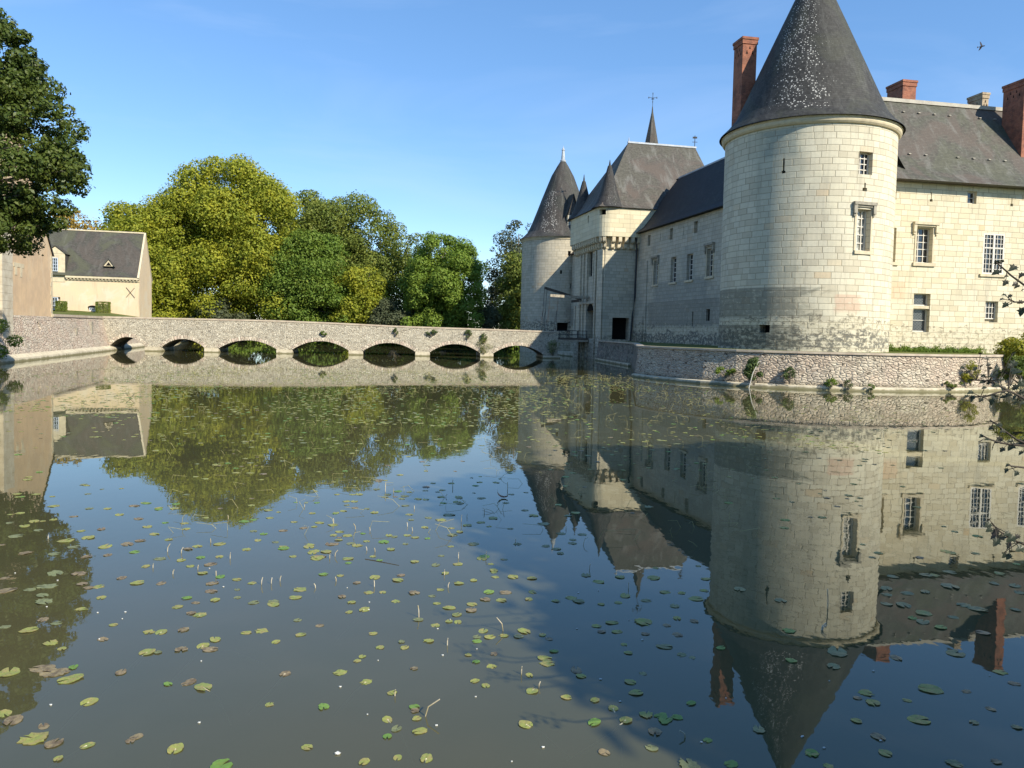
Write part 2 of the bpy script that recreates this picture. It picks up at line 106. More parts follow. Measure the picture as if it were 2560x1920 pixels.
def ashlar(name,h=.455,w=.82,c0=(.50,.43,.28),c1=(.60,.53,.37),c2=(.43,.37,.25),grey=0.0,rough_z=None,stain=None,dark_z=None,joint=.5,rot=None,var=1.0):
    t=NT(name,.92,.25); u,v,_=t.sep(t.uv()); uv=t.uv()
    wob=t.noise(uv,.35,2,dim='2D'); v2=t.mth('ADD',v,t.mth('MULTIPLY',t.mth('SUBTRACT',wob,.5),.05))
    rv=t.mth('DIVIDE',v2,h); row=t.mth('FLOOR',rv)
    rr=t.white(row,'1D'); u2=t.mth('ADD',u,t.mth('MULTIPLY',rr,9.0))
    u3=t.mth('ADD',u2,t.mth('MULTIPLY',t.mth('SINE',t.mth('ADD',t.mth('MULTIPLY',u2,2.3/w),t.mth('MULTIPLY',row,1.73))),.20*w))
    ru=t.mth('DIVIDE',u3,w); colm=t.mth('FLOOR',ru); fu=t.mth('FRACT',ru); fv=t.mth('FRACT',rv)
    du=t.mth('MULTIPLY',t.mth('MINIMUM',fu,t.mth('SUBTRACT',1.0,fu)),w); dv=t.mth('MULTIPLY',t.mth('MINIMUM',fv,t.mth('SUBTRACT',1.0,fv)),h)
    dmin=t.mth('MINIMUM',du,dv); jn=t.noise(uv,2.2,3,dim='2D')
    joi=t.mth('SUBTRACT',1.0,t.step(dmin,.008,.034)); 
    cell=t.white(t.comb(row,colm)); cell2=t.white(t.comb(colm,row,3.0),'3D')
    base=t.ramp(cell,[(0,c2),(.25,c0),(.7,c1),(.975,(c1[0]*.98,c1[1]*.97,c1[2]*.94)),(1,(c0[0]*1.02,c0[1]*.90,c0[2]*.80))])
    fine=t.noise(uv,5,6,.7,dim='2D'); big=t.noise(uv,.22,5,.6,.4,dim='2D')
    base=t.mix(t.mth('MULTIPLY',t.step(fine,.45,.75),.22*var),base,(c2[0]*.72,c2[1]*.72,c2[2]*.75))
    base=t.mix(t.mth('MULTIPLY',t.step(big,.45,.72),.30*var+grey*.4),base,(.30,.295,.25))
    if grey: base=t.mix(grey,base,(.30,.30,.27))
    mott=t.noise(t.map(uv,(1,1.5,1)),2.3,8,.74,.12,dim='2D'); mid=t.noise(t.map(uv,(.55,.9,1)),1.0,5,.62,.5,dim='2D')
    zn=t.mth('ADD',v,t.mth('MULTIPLY',t.mth('SUBTRACT',mid,.5),2.4))
    hgt=t.mth('MULTIPLY',joi,-1.0)
    strk=t.noise(t.map(uv,(1.6,.09,1)),1.0,5,.62,dim='2D'); base=t.mix(t.mth('MULTIPLY',t.step(strk,.54,.74),.30),base,(.27,.25,.20))
    if rough_z is not None:
        rz=t.mth('SUBTRACT',1.0,t.step(zn,rough_z-.15,rough_z+.05))
        pale=t.mix(t.step(mott,.3,.6),(.60,.55,.42),(.52,.46,.32))
        base=t.mix(t.mth('MULTIPLY',rz,.65),base,pale)
        blk=t.mth('MULTIPLY',rz,t.step(mott,.52,.60)); base=t.mix(t.mth('MULTIPLY',blk,.5),base,(.17,.155,.12))
        hgt=t.mth('ADD',hgt,t.mth('MULTIPLY',t.mth('MULTIPLY',rz,mott),2.2))
        edge=t.mth('MULTIPLY',t.step(zn,rough_z-.2,rough_z-.02),t.mth('SUBTRACT',1.0,t.step(zn,rough_z+.0,rough_z+.1))); base=t.mix(t.mth('MULTIPLY',edge,t.mth('MULTIPLY',t.step(jn,.45,.6),.75)),base,(.10,.085,.06))
    if dark_z is not None:
        for (za,zb,amt,thr) in dark_z:
            band=t.mth('MULTIPLY',t.step(zn,za-.15,za+.15),t.mth('SUBTRACT',1.0,t.step(zn,zb-.15,zb+.15)))
            base=t.mix(t.mth('MULTIPLY',t.mth('MULTIPLY',band,t.step(mott,thr,thr+.12)),amt),base,(.10,.10,.09))
    if stain is not None:
        for (ua,ub,za,zb,cc,amt,soft) in stain:
            uu=t.mth('ADD',u,t.mth('MULTIPLY',t.mth('SUBTRACT',mid,.5),soft*3)); 
            m=t.mth('MULTIPLY',t.step(uu,ua-soft,ua+.01),t.mth('SUBTRACT',1.0,t.step(uu,ub-.01,ub+soft)))
            m=t.mth('MULTIPLY',m,t.mth('MULTIPLY',t.step(v,za-.1,za+.4),t.mth('SUBTRACT',1.0,t.step(v,zb-.02,zb+.02))))
            m=t.mth('MULTIPLY',m,t.step(mott,.22,.5)); base=t.mix(t.mth('MULTIPLY',m,amt),base,cc)
    base=t.mix(t.mth('MULTIPLY',joi,joint),base,(.20,.165,.11))
    t.bump(t.mth('ADD',hgt,t.mth('MULTIPLY',fine,.5)),.55,.03)
    return t.col(base)
def rubble(name,sx=2.6,sy=4.6,cols=((.42,.34,.25),(.52,.45,.34),(.36,.27,.21),(.48,.36,.29)),mortar=(.55,.49,.38),mj=.5,dark=(.13,.11,.085),pink=0,hole=.6):
    t=NT(name,.95,.2); uv=t.uv(); wv=t.n('ShaderNodeTexNoise',noise_dimensions='2D'); t.l(uv,wv.inputs['Vector']); wv.inputs['Scale'].default_value=1.4; wv.inputs['Detail'].default_value=2
    x=t.n('ShaderNodeVectorMath',operation='MULTIPLY_ADD'); t.l(wv.outputs['Color'],x.inputs[0]); x.inputs[1].default_value=(.35,.25,0); t.l(uv,x.inputs[2])
    mv=t.map(x.outputs[0],(sx,sy,1))
    v1=t.n('ShaderNodeTexVoronoi',voronoi_dimensions='2D',feature='F1'); t.l(mv,v1.inputs['Vector']); v1.inputs['Scale'].default_value=1
    v2=t.n('ShaderNodeTexVoronoi',voronoi_dimensions='2D',feature='DISTANCE_TO_EDGE'); t.l(mv,v2.inputs['Vector']); v2.inputs['Scale'].default_value=1
    rc=t.sep(v1.outputs['Color'])[0]; ed=v2.outputs['Distance']
    base=t.ramp(rc,[(0,cols[2]),(.3,cols[0]),(.6,cols[1]),(1,cols[3])])
    big=t.noise(uv,.30,5,.6,.5,dim='2D'); fine=t.noise(uv,6,5,.7,dim='2D'); med=t.noise(uv,1.3,5,.65,.3,dim='2D')
    base=t.mix(t.mth('MULTIPLY',t.step(fine,.4,.7),.4),base,dark)
    mo=t.mth('SUBTRACT',1.0,t.step(ed,.02,.11))
    mcol=t.mix(t.step(med,.40,.60),mortar,dark)
    base=t.mix(t.mth('MULTIPLY',mo,mj),base,mcol)
    if pink: base=t.mix(t.mth('MULTIPLY',t.step(big,.42,.6),pink),base,(.46,.30,.23))
    base=t.mix(t.mth('MULTIPLY',t.step(med,.56,.7),.35),base,(.60,.54,.42))
    base=t.mix(t.mth('MULTIPLY',t.step(t.noise(uv,.55,6,.7,dim='2D'),.50,.62),.30),base,(.30,.28,.23))
    zz=t.sep(t.obj())[2]; base=t.mix(t.mth('MULTIPLY',t.mth('SUBTRACT',1.0,t.step(t.mth('ADD',zz,t.mth('MULTIPLY',med,-.5)),-.15,.35)),.75),base,(.12,.105,.06))
    hl=t.mth('MULTIPLY',t.step(t.noise(t.map(uv,(1.0,2.0,1)),2.4,2,.5,dim='2D'),.66,.70),hole); base=t.mix(hl,base,(.05,.04,.03))
    t.bump(t.mth('ADD',t.mth('MULTIPLY',t.step(ed,.0,.25),1.0),t.mth('MULTIPLY',fine,.6)),.9,.07)
    return t.col(base)
def slate(name,base=(.060,.062,.058),moss=.25,brown=.25,white=None,pale=.3,scale=1.0,rowh=.13):
    t=NT(name,.72,.28); uv=t.uv(); u,v,_=t.sep(uv)
    rv=t.mth('DIVIDE',v,rowh); row=t.mth('FLOOR',rv); fv=t.mth('FRACT',rv)
    cl=t.mth('FLOOR',t.mth('ADD',t.mth('DIVIDE',u,.22),t.mth('MULTIPLY',row,.5))); cell=t.white(t.comb(row,cl))
    c=t.mix(cell,tuple(x*.72 for x in base),tuple(x*1.35 for x in base))
    big=t.noise(uv,.23*scale,6,.62,.6,dim='2D'); med=t.noise(t.map(uv,(1,.35,1)),.9,6,.7,.4,dim='2D'); fine=t.noise(uv,5,5,.75,dim='2D')
    c=t.mix(t.mth('MULTIPLY',t.step(big,.44,.62),brown),c,(.098,.078,.064))
    c=t.mix(t.mth('MULTIPLY',t.mth('SUBTRACT',1.0,t.step(big,.36,.52)),moss),c,(.085,.088,.055))
    c=t.mix(t.mth('MULTIPLY',t.step(med,.5,.72),pale),c,(.20,.20,.18))
    c=t.mix(t.mth('MULTIPLY',t.step(fine,.55,.75),pale*.7),c,(.24,.23,.21))
    if white:
        # lichen spots: (ua,ub,va,vb, amount)
        vo=t.n('ShaderNodeTexVoronoi',voronoi_dimensions='2D',feature='F1'); t.l(t.map(uv,(2.2,3.0,1)),vo.inputs['Vector']); vo.inputs['Scale'].default_value=white[5] if len(white)>5 else 1.25
        sz=t.sep(vo.outputs['Color'])
        mk=t.noise(uv,.5,3,.5,dim='2D'); uu=t.mth('ADD',u,t.mth('MULTIPLY',t.mth('SUBTRACT',mk,.5),3.0)); vv=t.mth('ADD',v,t.mth('MULTIPLY',t.mth('SUBTRACT',mk,.5),2.0))
        m=t.mth('MULTIPLY',t.mth('MULTIPLY',t.step(uu,white[0]-1.2,white[0]+1.2),t.mth('SUBTRACT',1.0,t.step(uu,white[1]-1.2,white[1]+1.2))),t.mth('MULTIPLY',t.step(vv,white[2]-.3,white[2]+.3),t.mth('SUBTRACT',1.0,t.step(vv,white[3]-.5,white[3]+.5))))
        thr=t.mth('MULTIPLY',t.mth('MULTIPLY',m,white[4]),t.mth('ADD',.15,t.mth('MULTIPLY',sz[0],.35)))
        sp=t.mth('MULTIPLY',t.step(t.mth('SUBTRACT',thr,vo.outputs['Distance']),.0,.06),t.mth('GREATER_THAN',t.mth('MULTIPLY',m,t.mth('ADD',.12,t.mth('MULTIPLY',t.step(med,.35,.62),.75))),sz[1]))
        c=t.mix(sp,c,(.52,.50,.46))
    c=t.mix(t.mth('MULTIPLY',t.mth('SUBTRACT',1.0,t.step(fv,.0,.22)),.68),c,(.014,.014,.014))
    t.bump(t.mth('ADD',fv,t.mth('ADD',fine,t.mth('MULTIPLY',cell,.6))),.5,.03)
    return t.col(c)
def plain(name,c,rough=.8,spec=.3,nz=None,c2=None,metal=0,scale=3.0,bump=0,tide=False,patch=None):
    t=NT(name,rough,spec); t.b.inputs['Metallic'].default_value=metal
    if c2:
        f=t.noise(t.obj(),scale,6,.65,.3); col=t.mix(t.step(f,.35,.68),c,c2)
        if patch: col=t.mix(t.mth('MULTIPLY',t.step(t.noise(t.map(t.obj(),(1,1,.6)),.42,7,.7,.5),.50,.60),.55),col,patch); col=t.mix(t.mth('MULTIPLY',t.step(t.noise(t.map(t.obj(),(2.2,2.2,.25)),1.0,5,.65),.52,.72),.35),col,(.30,.24,.17))
        if tide: col=t.mix(t.mth('MULTIPLY',t.mth('SUBTRACT',1.0,t.step(t.mth('SUBTRACT',t.sep(t.obj())[2],t.mth('MULTIPLY',f,.25)),-.05,.08)),.8),col,(.12,.11,.045))
        if bump: t.bump(f,bump,.03)
        return t.col(col)
    return t.col(c)
def brick(name,c0=(.30,.095,.055),c1=(.40,.15,.09),mortar=(.36,.27,.2)):
    t=NT(name,.9,.2); uv=t.uv(); b=t.n('ShaderNodeTexBrick'); t.l(uv,b.inputs['Vector']); b.inputs['Scale'].default_value=1; b.inputs['Brick Width'].default_value=.26; b.inputs['Row Height'].default_value=.085
    b.inputs['Mortar Size'].default_value=.009; b.inputs['Color1'].default_value=c0+(1,); b.inputs['Color2'].default_value=c1+(1,); b.inputs['Mortar'].default_value=mortar+(1,)
    f=t.noise(uv,1.3,6,.7,dim='2D'); c=t.mix(t.mth('MULTIPLY',t.step(f,.42,.65),.6),b.outputs['Color'],(.10,.055,.045)); c=t.mix(t.mth('MULTIPLY',t.step(t.noise(uv,.6,4,.6,dim='2D'),.5,.7),.4),c,(.34,.16,.10)); t.bump(b.outputs['Fac'],.4,.01); return t.col(c)
def leafmat(name,stops,trans=.3,rough=.6,yl=None,clump=.35,gain=1.0):
    t=NT(name,rough,.25); g=t.n('ShaderNodeNewGeometry'); ri=g.outputs['Random Per Island']; pn=t.noise(g.outputs['Position'],clump,3,.6)
    f=t.mth('ADD',t.mth('MULTIPLY',ri,.36),t.mth('MULTIPLY',t.mth('SUBTRACT',pn,.18),.95),clamp=True)
    c=t.ramp(f,[(p_,tuple(min(.9,x*gain) for x in q_)) for p_,q_ in stops]); t.l(c,t.b.inputs['Base Color'])
    tr=t.n('ShaderNodeBsdfTranslucent'); ct=t.mix(.5,c,(.35,.40,.05),'MULTIPLY'); cc=t.mix(.55,c,(1,1,.4),'MULTIPLY'); t.l(cc,tr.inputs['Color'])
    ms=t.n('ShaderNodeMixShader'); ms.inputs[0].default_value=trans; t.l(t.b.outputs[0],ms.inputs[1]); t.l(tr.outputs[0],ms.inputs[2]); t.l(ms.outputs[0],t.out.inputs[0]); return t.m
# ---------------------------------------------------------------- mesh helper
class MB:
    def __init__(s): s.v=[]; s.f=[]; s.uv=[]
    def face(s,pts,uvs=None):
        i=len(s.v); s.v+=[tuple(p) for p in pts]; s.f.append(tuple(range(i,i+len(pts))))
        if uvs is None:
            p=[Vector(q) for q in pts]; n=(p[1]-p[0]).cross(p[2]-p[0])
            if abs(n.z)>.75*n.length: uvs=[(q.x,q.y) for q in p]
            else:
                d=Vector((-n.y,n.x,0)); d=d.normalized() if d.length>1e-6 else Vector((1,0,0)); uvs=[(q.dot(d),q.z) for q in p]
        s.uv+=list(uvs)
    def box(s,fr,u0,u1,z0,z1,d0,d1):
        c=[fr(u,z,d) for d in (d0,d1) for z in (z0,z1) for u in (u0,u1)]
        du,dz,dd=u1-u0,z1-z0,d1-d0
        s.face([c[0],c[1],c[3],c[2]],[(u0,z0),(u1,z0),(u1,z1),(u0,z1)])
        s.face([c[5],c[4],c[6],c[7]],[(u1,z0),(u0,z0),(u0,z1),(u1,z1)])
        s.face([c[4],c[0],c[2],c[6]],[(u0+dd,z0),(u0,z0),(u0,z1),(u0+dd,z1)])
        s.face([c[1],c[5],c[7],c[3]],[(u1,z0),(u1+dd,z0),(u1+dd,z1),(u1,z1)])
        s.face([c[2],c[3],c[7],c[6]],[(u0,z1),(u1,z1),(u1,z1+dd),(u0,z1+dd)])
        s.face([c[4],c[5],c[1],c[0]],[(u0,z0),(u1,z0),(u1,z0-dd),(u0,z0-dd)])
        return s
    def tube(s,pts,rad,n=8,cap=True):
        pts=[Vector(p) for p in pts]; rad=rad if isinstance(rad,(list,tuple)) else [rad]*len(pts); rings=[]; L=0
        for i,p in enumerate(pts):
            t=(pts[min(i+1,len(pts)-1)]-pts[max(i-1,0)]).normalized(); a=t.cross(Vector((0,0,1)));
            if a.length<.05: a=t.cross(Vector((1,0,0)))
            a.normalize(); b=t.cross(a); L+=0 if i==0 else (p-pts[i-1]).length
            rings.append(([p+(a*math.cos(6.2832*k/n)+b*math.sin(6.2832*k/n))*rad[i] for k in range(n)],L))
        for (r0,l0),(r1,l1),ra in zip(rings,rings[1:],rad):
            for k in range(n):
                k2=(k+1)%n; c=6.2832*ra/n
                s.face([r0[k],r0[k2],r1[k2],r1[k]],[(k*c,l0),((k+1)*c,l0),((k+1)*c,l1),(k*c,l1)])
        if cap: s.face(rings[0][0][::-1]); s.face(rings[-1][0])
        return s
    def lathe(s,cx,cy,prof,n=64,a0=-180,a1=180):
        L=0; ur=max(r for r,z in prof)
        for (r0,z0),(r1,z1) in zip(prof,prof[1:]):
            l1=L+math.hypot(r1-r0,z1-z0)
            for k in range(n):
                t0=R(a0+(a1-a0)*k/n); t1=R(a0+(a1-a0)*(k+1)/n)
                P=lambda r,z,t:(cx+r*math.sin(t),cy-r*math.cos(t),z)
                pts=[P(r0,z0,t0),P(r0,z0,t1),P(r1,z1,t1),P(r1,z1,t0)]; uv=[(t0*ur*(.4+.6*r0/ur),L),(t1*ur*(.4+.6*r0/ur),L),(t1*ur*(.4+.6*r1/ur),l1),(t0*ur*(.4+.6*r1/ur),l1)]
                if r1<1e-4: pts,uv=pts[:3],uv[:3]
                elif r0<1e-4: pts,uv=[pts[0],pts[2],pts[3]],[uv[0],uv[2],uv[3]]
                s.face(pts,uv)
            L=l1
        return s
    def wall(s,fr,u0,u1,z0,z1,holes=(),du=2.0,depth=.5,breaks=(),back=True,zdiv=3.0):
        us={u0,u1}|{b for b in breaks if u0<b<u1}; zs={z0,z1}
        for h in holes: us|={min(max(h[0],u0),u1),min(max(h[1],u0),u1)}; zs|={h[2],h[3]}
        def fill(a,d):
            a=sorted(a); o=[a[0]]
            for x in a[1:]:
                k=max(1,math.ceil((x-o[-1])/d-1e-6)); x0=o[-1]; o+=[x0+(x-x0)*(i+1)/k for i in range(k)]
            return o
        us=fill(us,du); zs=fill(zs,zdiv)
        inh=lambda u,z:any(h[0]<u<h[1] and h[2]<z<h[3] for h in holes)
        for i in range(len(us)-1):
            for j in range(len(zs)-1):
                a,b,c,d=us[i],us[i+1],zs[j],zs[j+1]
                if inh((a+b)/2,(c+d)/2): continue
                s.face([fr(a,c,0),fr(b,c,0),fr(b,d,0),fr(a,d,0)],[(a,c),(b,c),(b,d),(a,d)])
        for h in holes:
            dp=h[4] if len(h)>4 else depth; a,b,c,d=h[:4]
            if not inh(a-1e-3,(c+d)/2): s.face([fr(a,c,dp),fr(a,c,0),fr(a,d,0),fr(a,d,dp)],[(a-dp,c),(a,c),(a,d),(a-dp,d)])
            if not inh(b+1e-3,(c+d)/2): s.face([fr(b,c,0),fr(b,c,dp),fr(b,d,dp),fr(b,d,0)],[(b,c),(b+dp,c),(b+dp,d),(b,d)])
            if not inh((a+b)/2,c-1e-3): s.face([fr(a,c,0),fr(b,c,0),fr(b,c,dp),fr(a,c,dp)],[(a,c),(b,c),(b,c-dp),(a,c-dp)])
            if not inh((a+b)/2,d+1e-3): s.face([fr(a,d,dp),fr(b,d,dp),fr(b,d,0),fr(a,d,0)],[(a,d+dp),(b,d+dp),(b,d),(a,d)])
            if back: s.face([fr(a,c,dp),fr(b,c,dp),fr(b,d,dp),fr(a,d,dp)],[(a,c),(b,c),(b,d),(a,d)])
        return s
def rootloc(o):
    while o.parent: o=o.parent
    return np.array(o.location[:])
def build(name,mb,mat,parent=None,smooth=False,loc=None):
    me=bpy.data.meshes.new(name); v=np.array(mb.v,dtype=np.float64).reshape(-1,3)
    off=rootloc(parent) if parent else (np.array(loc) if loc is not None else np.zeros(3))
    v=v-off
    me.from_pydata(v.tolist(),[],mb.f)
    ul=me.uv_layers.new(name='UVMap'); ul.data.foreach_set('uv',np.array(mb.uv,dtype=np.float32).ravel())
    if smooth: me.polygons.foreach_set('use_smooth',[True]*len(me.polygons))
    me.materials.append(mat); o=bpy.data.objects.new(name,me); COL.objects.link(o)
    if parent: o.parent=parent
    elif loc is not None: o.location=loc
    return o
def tag(o,label,cat,group=None,kind=None):
    if kind: o['kind']=kind
    if label: o['label']=label
    if cat: o['category']=cat
    if group: o['group']=group
    return o
def thing(name,loc,label,cat,group=None):
    o=bpy.data.objects.new(name,None); COL.objects.link(o); o.location=loc; o.empty_display_size=.5
    return tag(o,label,cat,group)
def frame(P,D,N):   # plan frame: origin, along, inward
    P=Vector((P[0],P[1],0)); D=Vector((D[0],D[1],0)).normalized(); N=Vector((N[0],N[1],0)).normalized()
    def f(u,z,d):
        q=P+D*u+N*d; return (q.x,q.y,z)
    return f
def circ(c,r):     # u = r*theta, theta from -Y towards +X, d inward
    def f(u,z,d):
        t=u/r; return (c[0]+(r-d)*math.sin(t),c[1]-(r-d)*math.cos(t),z)
    return f
def pathf(pts):
    P=[Vector((p[0],p[1])) for p in pts]; L=[0]
    for a,b in zip(P,P[1:]): L.append(L[-1]+(b-a).length)
    def nrm(i):
        d=(P[i+1]-P[i]).normalized(); return Vector((d.y,-d.x))
    vn=[]
    for i in range(len(P)):
        if i==0: vn.append(nrm(0))
        elif i==len(P)-1: vn.append(nrm(i-1))
        else:
            a,b=nrm(i-1),nrm(i); m=(a+b).normalized(); vn.append(m/max(.3,m.dot(a)))
    def f(u,z,d):
        u_=min(max(u,0),L[-1]-1e-9); i=max(k for k in range(len(L)-1) if L[k]<=u_+1e-9); t=(u-L[i])/(L[i+1]-L[i]) if 0<=u<=L[-1] else (u-L[i])/(L[i+1]-L[i])
        q=P[i]+(P[i+1]-P[i])*t; n=vn[i]*(1-t)+vn[i+1]*t; q=q+n*d; return (q.x,q.y,z)
    return f,L
# nrm fix: inward is to the left of the path direction
def pathf(pts):
    P=[Vector((p[0],p[1])) for p in pts]; L=[0]
    for a,b in zip(P,P[1:]): L.append(L[-1]+(b-a).length)
    def nrm(i):
        d=(P[i+1]-P[i]).normalized(); return Vector((-d.y,d.x))
    vn=[]
    for i in range(len(P)):
        if i==0: vn.append(nrm(0))
        elif i==len(P)-1: vn.append(nrm(i-1))
        else:
            a,b=nrm(i-1),nrm(i); m=(a+b).normalized(); vn.append(m/max(.3,m.dot(a)))
    def f(u,z,d):
        i=0
        for k in range(len(L)-1):
            if L[k]<=u+1e-9: i=k
        t=(u-L[i])/(L[i+1]-L[i]); q=P[i]+(P[i+1]-P[i])*t; n=vn[i]*(1-t)+vn[i+1]*t; q=q+n*d; return (q.x,q.y,z)
    return f,L
# ---------------------------------------------------------------- materials
TB=6.43
m_donjon=ashlar('donjon stone',.455,.86,(.55,.50,.375),(.61,.565,.435),(.50,.45,.335),rough_z=4.9,dark_z=((2.4,3.9,.8,.42),(4.2,4.6,.45,.5)),
   stain=[(-12.0,-3.2,4.7,7.1,(.15,.15,.12),.72,2.8),(-12.0,-3.6,2.4,4.3,(.10,.10,.08),.62,1.6),(.15,1.9,5.2,6.6,(.52,.31,.22),.5,.3),(-6.0,-3.3,7.1,19,(.33,.34,.27),.40,.9),(-5.3,-3.3,16.5,18.6,(.20,.24,.22),.5,.4)],joint=.55)
m_wing=ashlar('south wing stone',.455,.80,(.59,.52,.365),(.65,.59,.435),(.55,.48,.33),rough_z=4.5,dark_z=((2.4,3.2,.25,.5),),stain=[(6.9,9.2,6.5,8.2,(.62,.40,.25),.45,.2)],joint=.5,var=.6)
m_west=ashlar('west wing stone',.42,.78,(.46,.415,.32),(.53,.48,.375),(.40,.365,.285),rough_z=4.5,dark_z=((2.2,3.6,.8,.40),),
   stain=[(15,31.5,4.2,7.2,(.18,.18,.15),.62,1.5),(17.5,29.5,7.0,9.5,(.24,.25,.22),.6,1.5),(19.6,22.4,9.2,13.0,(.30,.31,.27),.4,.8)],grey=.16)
m_gate=ashlar('gatehouse stone',.40,.74,(.50,.45,.34),(.57,.52,.40),(.44,.40,.31),dark_z=((0,3.0,.6,.45),),grey=.05,joint=.45)
m_gateup=ashlar('gatehouse upper stone',.55,1.35,(.60,.53,.36),(.66,.60,.43),(.56,.50,.35),joint=.35,var=.5)
m_lt=ashlar('far tower stone',.42,.76,(.49,.44,.335),(.56,.505,.39),(.43,.39,.30),rough_z=5.2,dark_z=((2.0,5.0,.75,.45),),stain=[(1.2,4,4.6,7.5,(.24,.22,.18),.5,.8),(1.3,2.6,9.5,14,(.16,.16,.13),.55,.4)],grey=.08)
m_rub_t=rubble('terrace rubble',2.9,6.2,((.51,.44,.34),(.60,.53,.41),(.40,.34,.26),(.54,.45,.34)),pink=.22,mj=.36,mortar=(.48,.41,.31),hole=.8)
m_rub_b=rubble('bridge rubble',4.0,8.5,((.61,.55,.43),(.70,.65,.52),(.46,.41,.32),(.60,.54,.42)),pink=.0,mj=.5,mortar=(.42,.38,.30))
m_ring=rubble('arch ring rubble',5.2,1.3,((.60,.52,.40),(.68,.60,.48),(.46,.38,.30),(.58,.46,.37)),mj=.6,mortar=(.30,.25,.19),hole=.1)
m_rub_l=rubble('quay rubble',3.0,4.0,((.54,.44,.34),(.64,.56,.45),(.46,.35,.28),(.56,.45,.36)),pink=.16,mj=.5,mortar=(.66,.60,.48))
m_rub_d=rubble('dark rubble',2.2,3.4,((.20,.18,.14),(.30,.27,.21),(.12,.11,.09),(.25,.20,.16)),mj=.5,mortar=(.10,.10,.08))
m_plinth=plain('plinth stone',(.58,.52,.39),.9,.2,c2=(.42,.37,.27),scale=1.5,bump=.5,tide=True)
m_coping=plain('coping stone',(.50,.43,.33),.9,.2,c2=(.38,.31,.24),scale=1.2,bump=.3)
m_trim=plain('dressed stone',(.60,.52,.36),.9,.2,c2=(.48,.41,.29),scale=2,bump=.3)
m_trimg=plain('weathered dressed stone',(.36,.33,.26),.9,.2,c2=(.22,.20,.16),scale=3,bump=.5)
m_render=plain('ochre render',(.62,.49,.32),.95,.15,c2=(.57,.46,.32),scale=.5,bump=.4,patch=(.60,.54,.42))
m_renderL=plain('old ochre render',(.62,.45,.28),.95,.15,c2=(.52,.38,.25),scale=.7,bump=.5,patch=(.60,.48,.33))
m_brick=brick('red brick',(.28,.085,.05),(.36,.13,.075),(.30,.20,.14)); m_brickt=brick('tan brick',(.40,.30,.19),(.46,.36,.24),(.40,.33,.24))
m_slcone=slate('donjon slate',(.034,.034,.032),.25,.08,(-5.6,-.6,1.0,14.5,.75,1.9),.16,rowh=.2)
m_slwing=slate('south wing slate',(.072,.070,.057),.55,.85,None,.40,rowh=.2)
m_slwest=slate('west wing slate',(.016,.017,.018),.10,.06,(0,60,0,20,.16,.7),.06)
m_slpav=slate('pavilion slate',(.075,.068,.058),.25,1.0,None,.5)
m_sllt=slate('far tower slate',(.042,.041,.039),.2,.35,(-4.6,-1.0,1.0,9,.8,1.5),.35)
m_slturret=slate('turret slate',(.034,.034,.034),.15,.2,(-.5,1.5,0,8,.4,2.0),.2)
m_slhouse=slate('house slate',(.055,.053,.047),.75,.5,None,.2)
m_ridge=plain('ridge tiles',(.46,.43,.36),.8,.2,c2=(.35,.32,.27),scale=1.2)
m_lead=plain('lead',(.42,.45,.48),.45,.5,c2=(.30,.32,.34),scale=2)
m_iron=plain('dark iron',(.035,.035,.038),.6,.4)
m_wood=plain('dark old timber',(.06,.05,.04),.8,.3,c2=(.12,.10,.08),scale=4)
m_woodp=plain('pale timber end',(.40,.36,.28),.8,.3,c2=(.25,.21,.16),scale=4)
m_frame=plain('cream window paint',(.62,.58,.50),.6,.4)
m_frameb=plain('pale blue window paint',(.52,.58,.66),.6,.4)
m_dark=plain('unlit interior',(.012,.011,.010),.9,.1)
m_gravel=plain('deck gravel',(.42,.37,.29),.95,.1,c2=(.34,.30,.23),scale=3)
g=NT('window glass',.06,.8); m_glass=g.col(g.mix(g.step(g.noise(g.obj(),2.2,2),.4,.6),(.012,.015,.018),(.05,.055,.06)))
g=NT('curtained glass',.15,.6); m_curt=g.col(g.mix(g.step(g.noise(g.obj(),2.0,2),.4,.6),(.50,.48,.40),(.22,.22,.19)))
g=NT('leaded glass',.2,.6); u_,v_,_=g.sep(g.uv()); a_=g.mth('FRACT',g.mth('MULTIPLY',g.mth('ADD',g.mth('MULTIPLY',u_,1.7),v_),4.2)); b_=g.mth('FRACT',g.mth('MULTIPLY',g.mth('SUBTRACT',g.mth('MULTIPLY',u_,1.7),v_),4.2))
l_=g.mth('MAXIMUM',g.step(g.mth('ABSOLUTE',g.mth('SUBTRACT',a_,.5)),.38,.46),g.step(g.mth('ABSOLUTE',g.mth('SUBTRACT',b_,.5)),.38,.46)); m_lead_g=g.col(g.mix(l_,(.02,.025,.03),(.22,.23,.22)))
g=NT('grass',.9,.1); n_=g.noise(g.obj(),.35,6,.7); n2=g.noise(g.obj(),9,3,.7); m_grass=g.col(g.mix(g.step(n2,.3,.7),g.mix(g.step(n_,.35,.65),(.055,.085,.018),(.12,.13,.035)),g.mix(g.step(n_,.35,.65),(.09,.12,.03),(.17,.16,.06))))
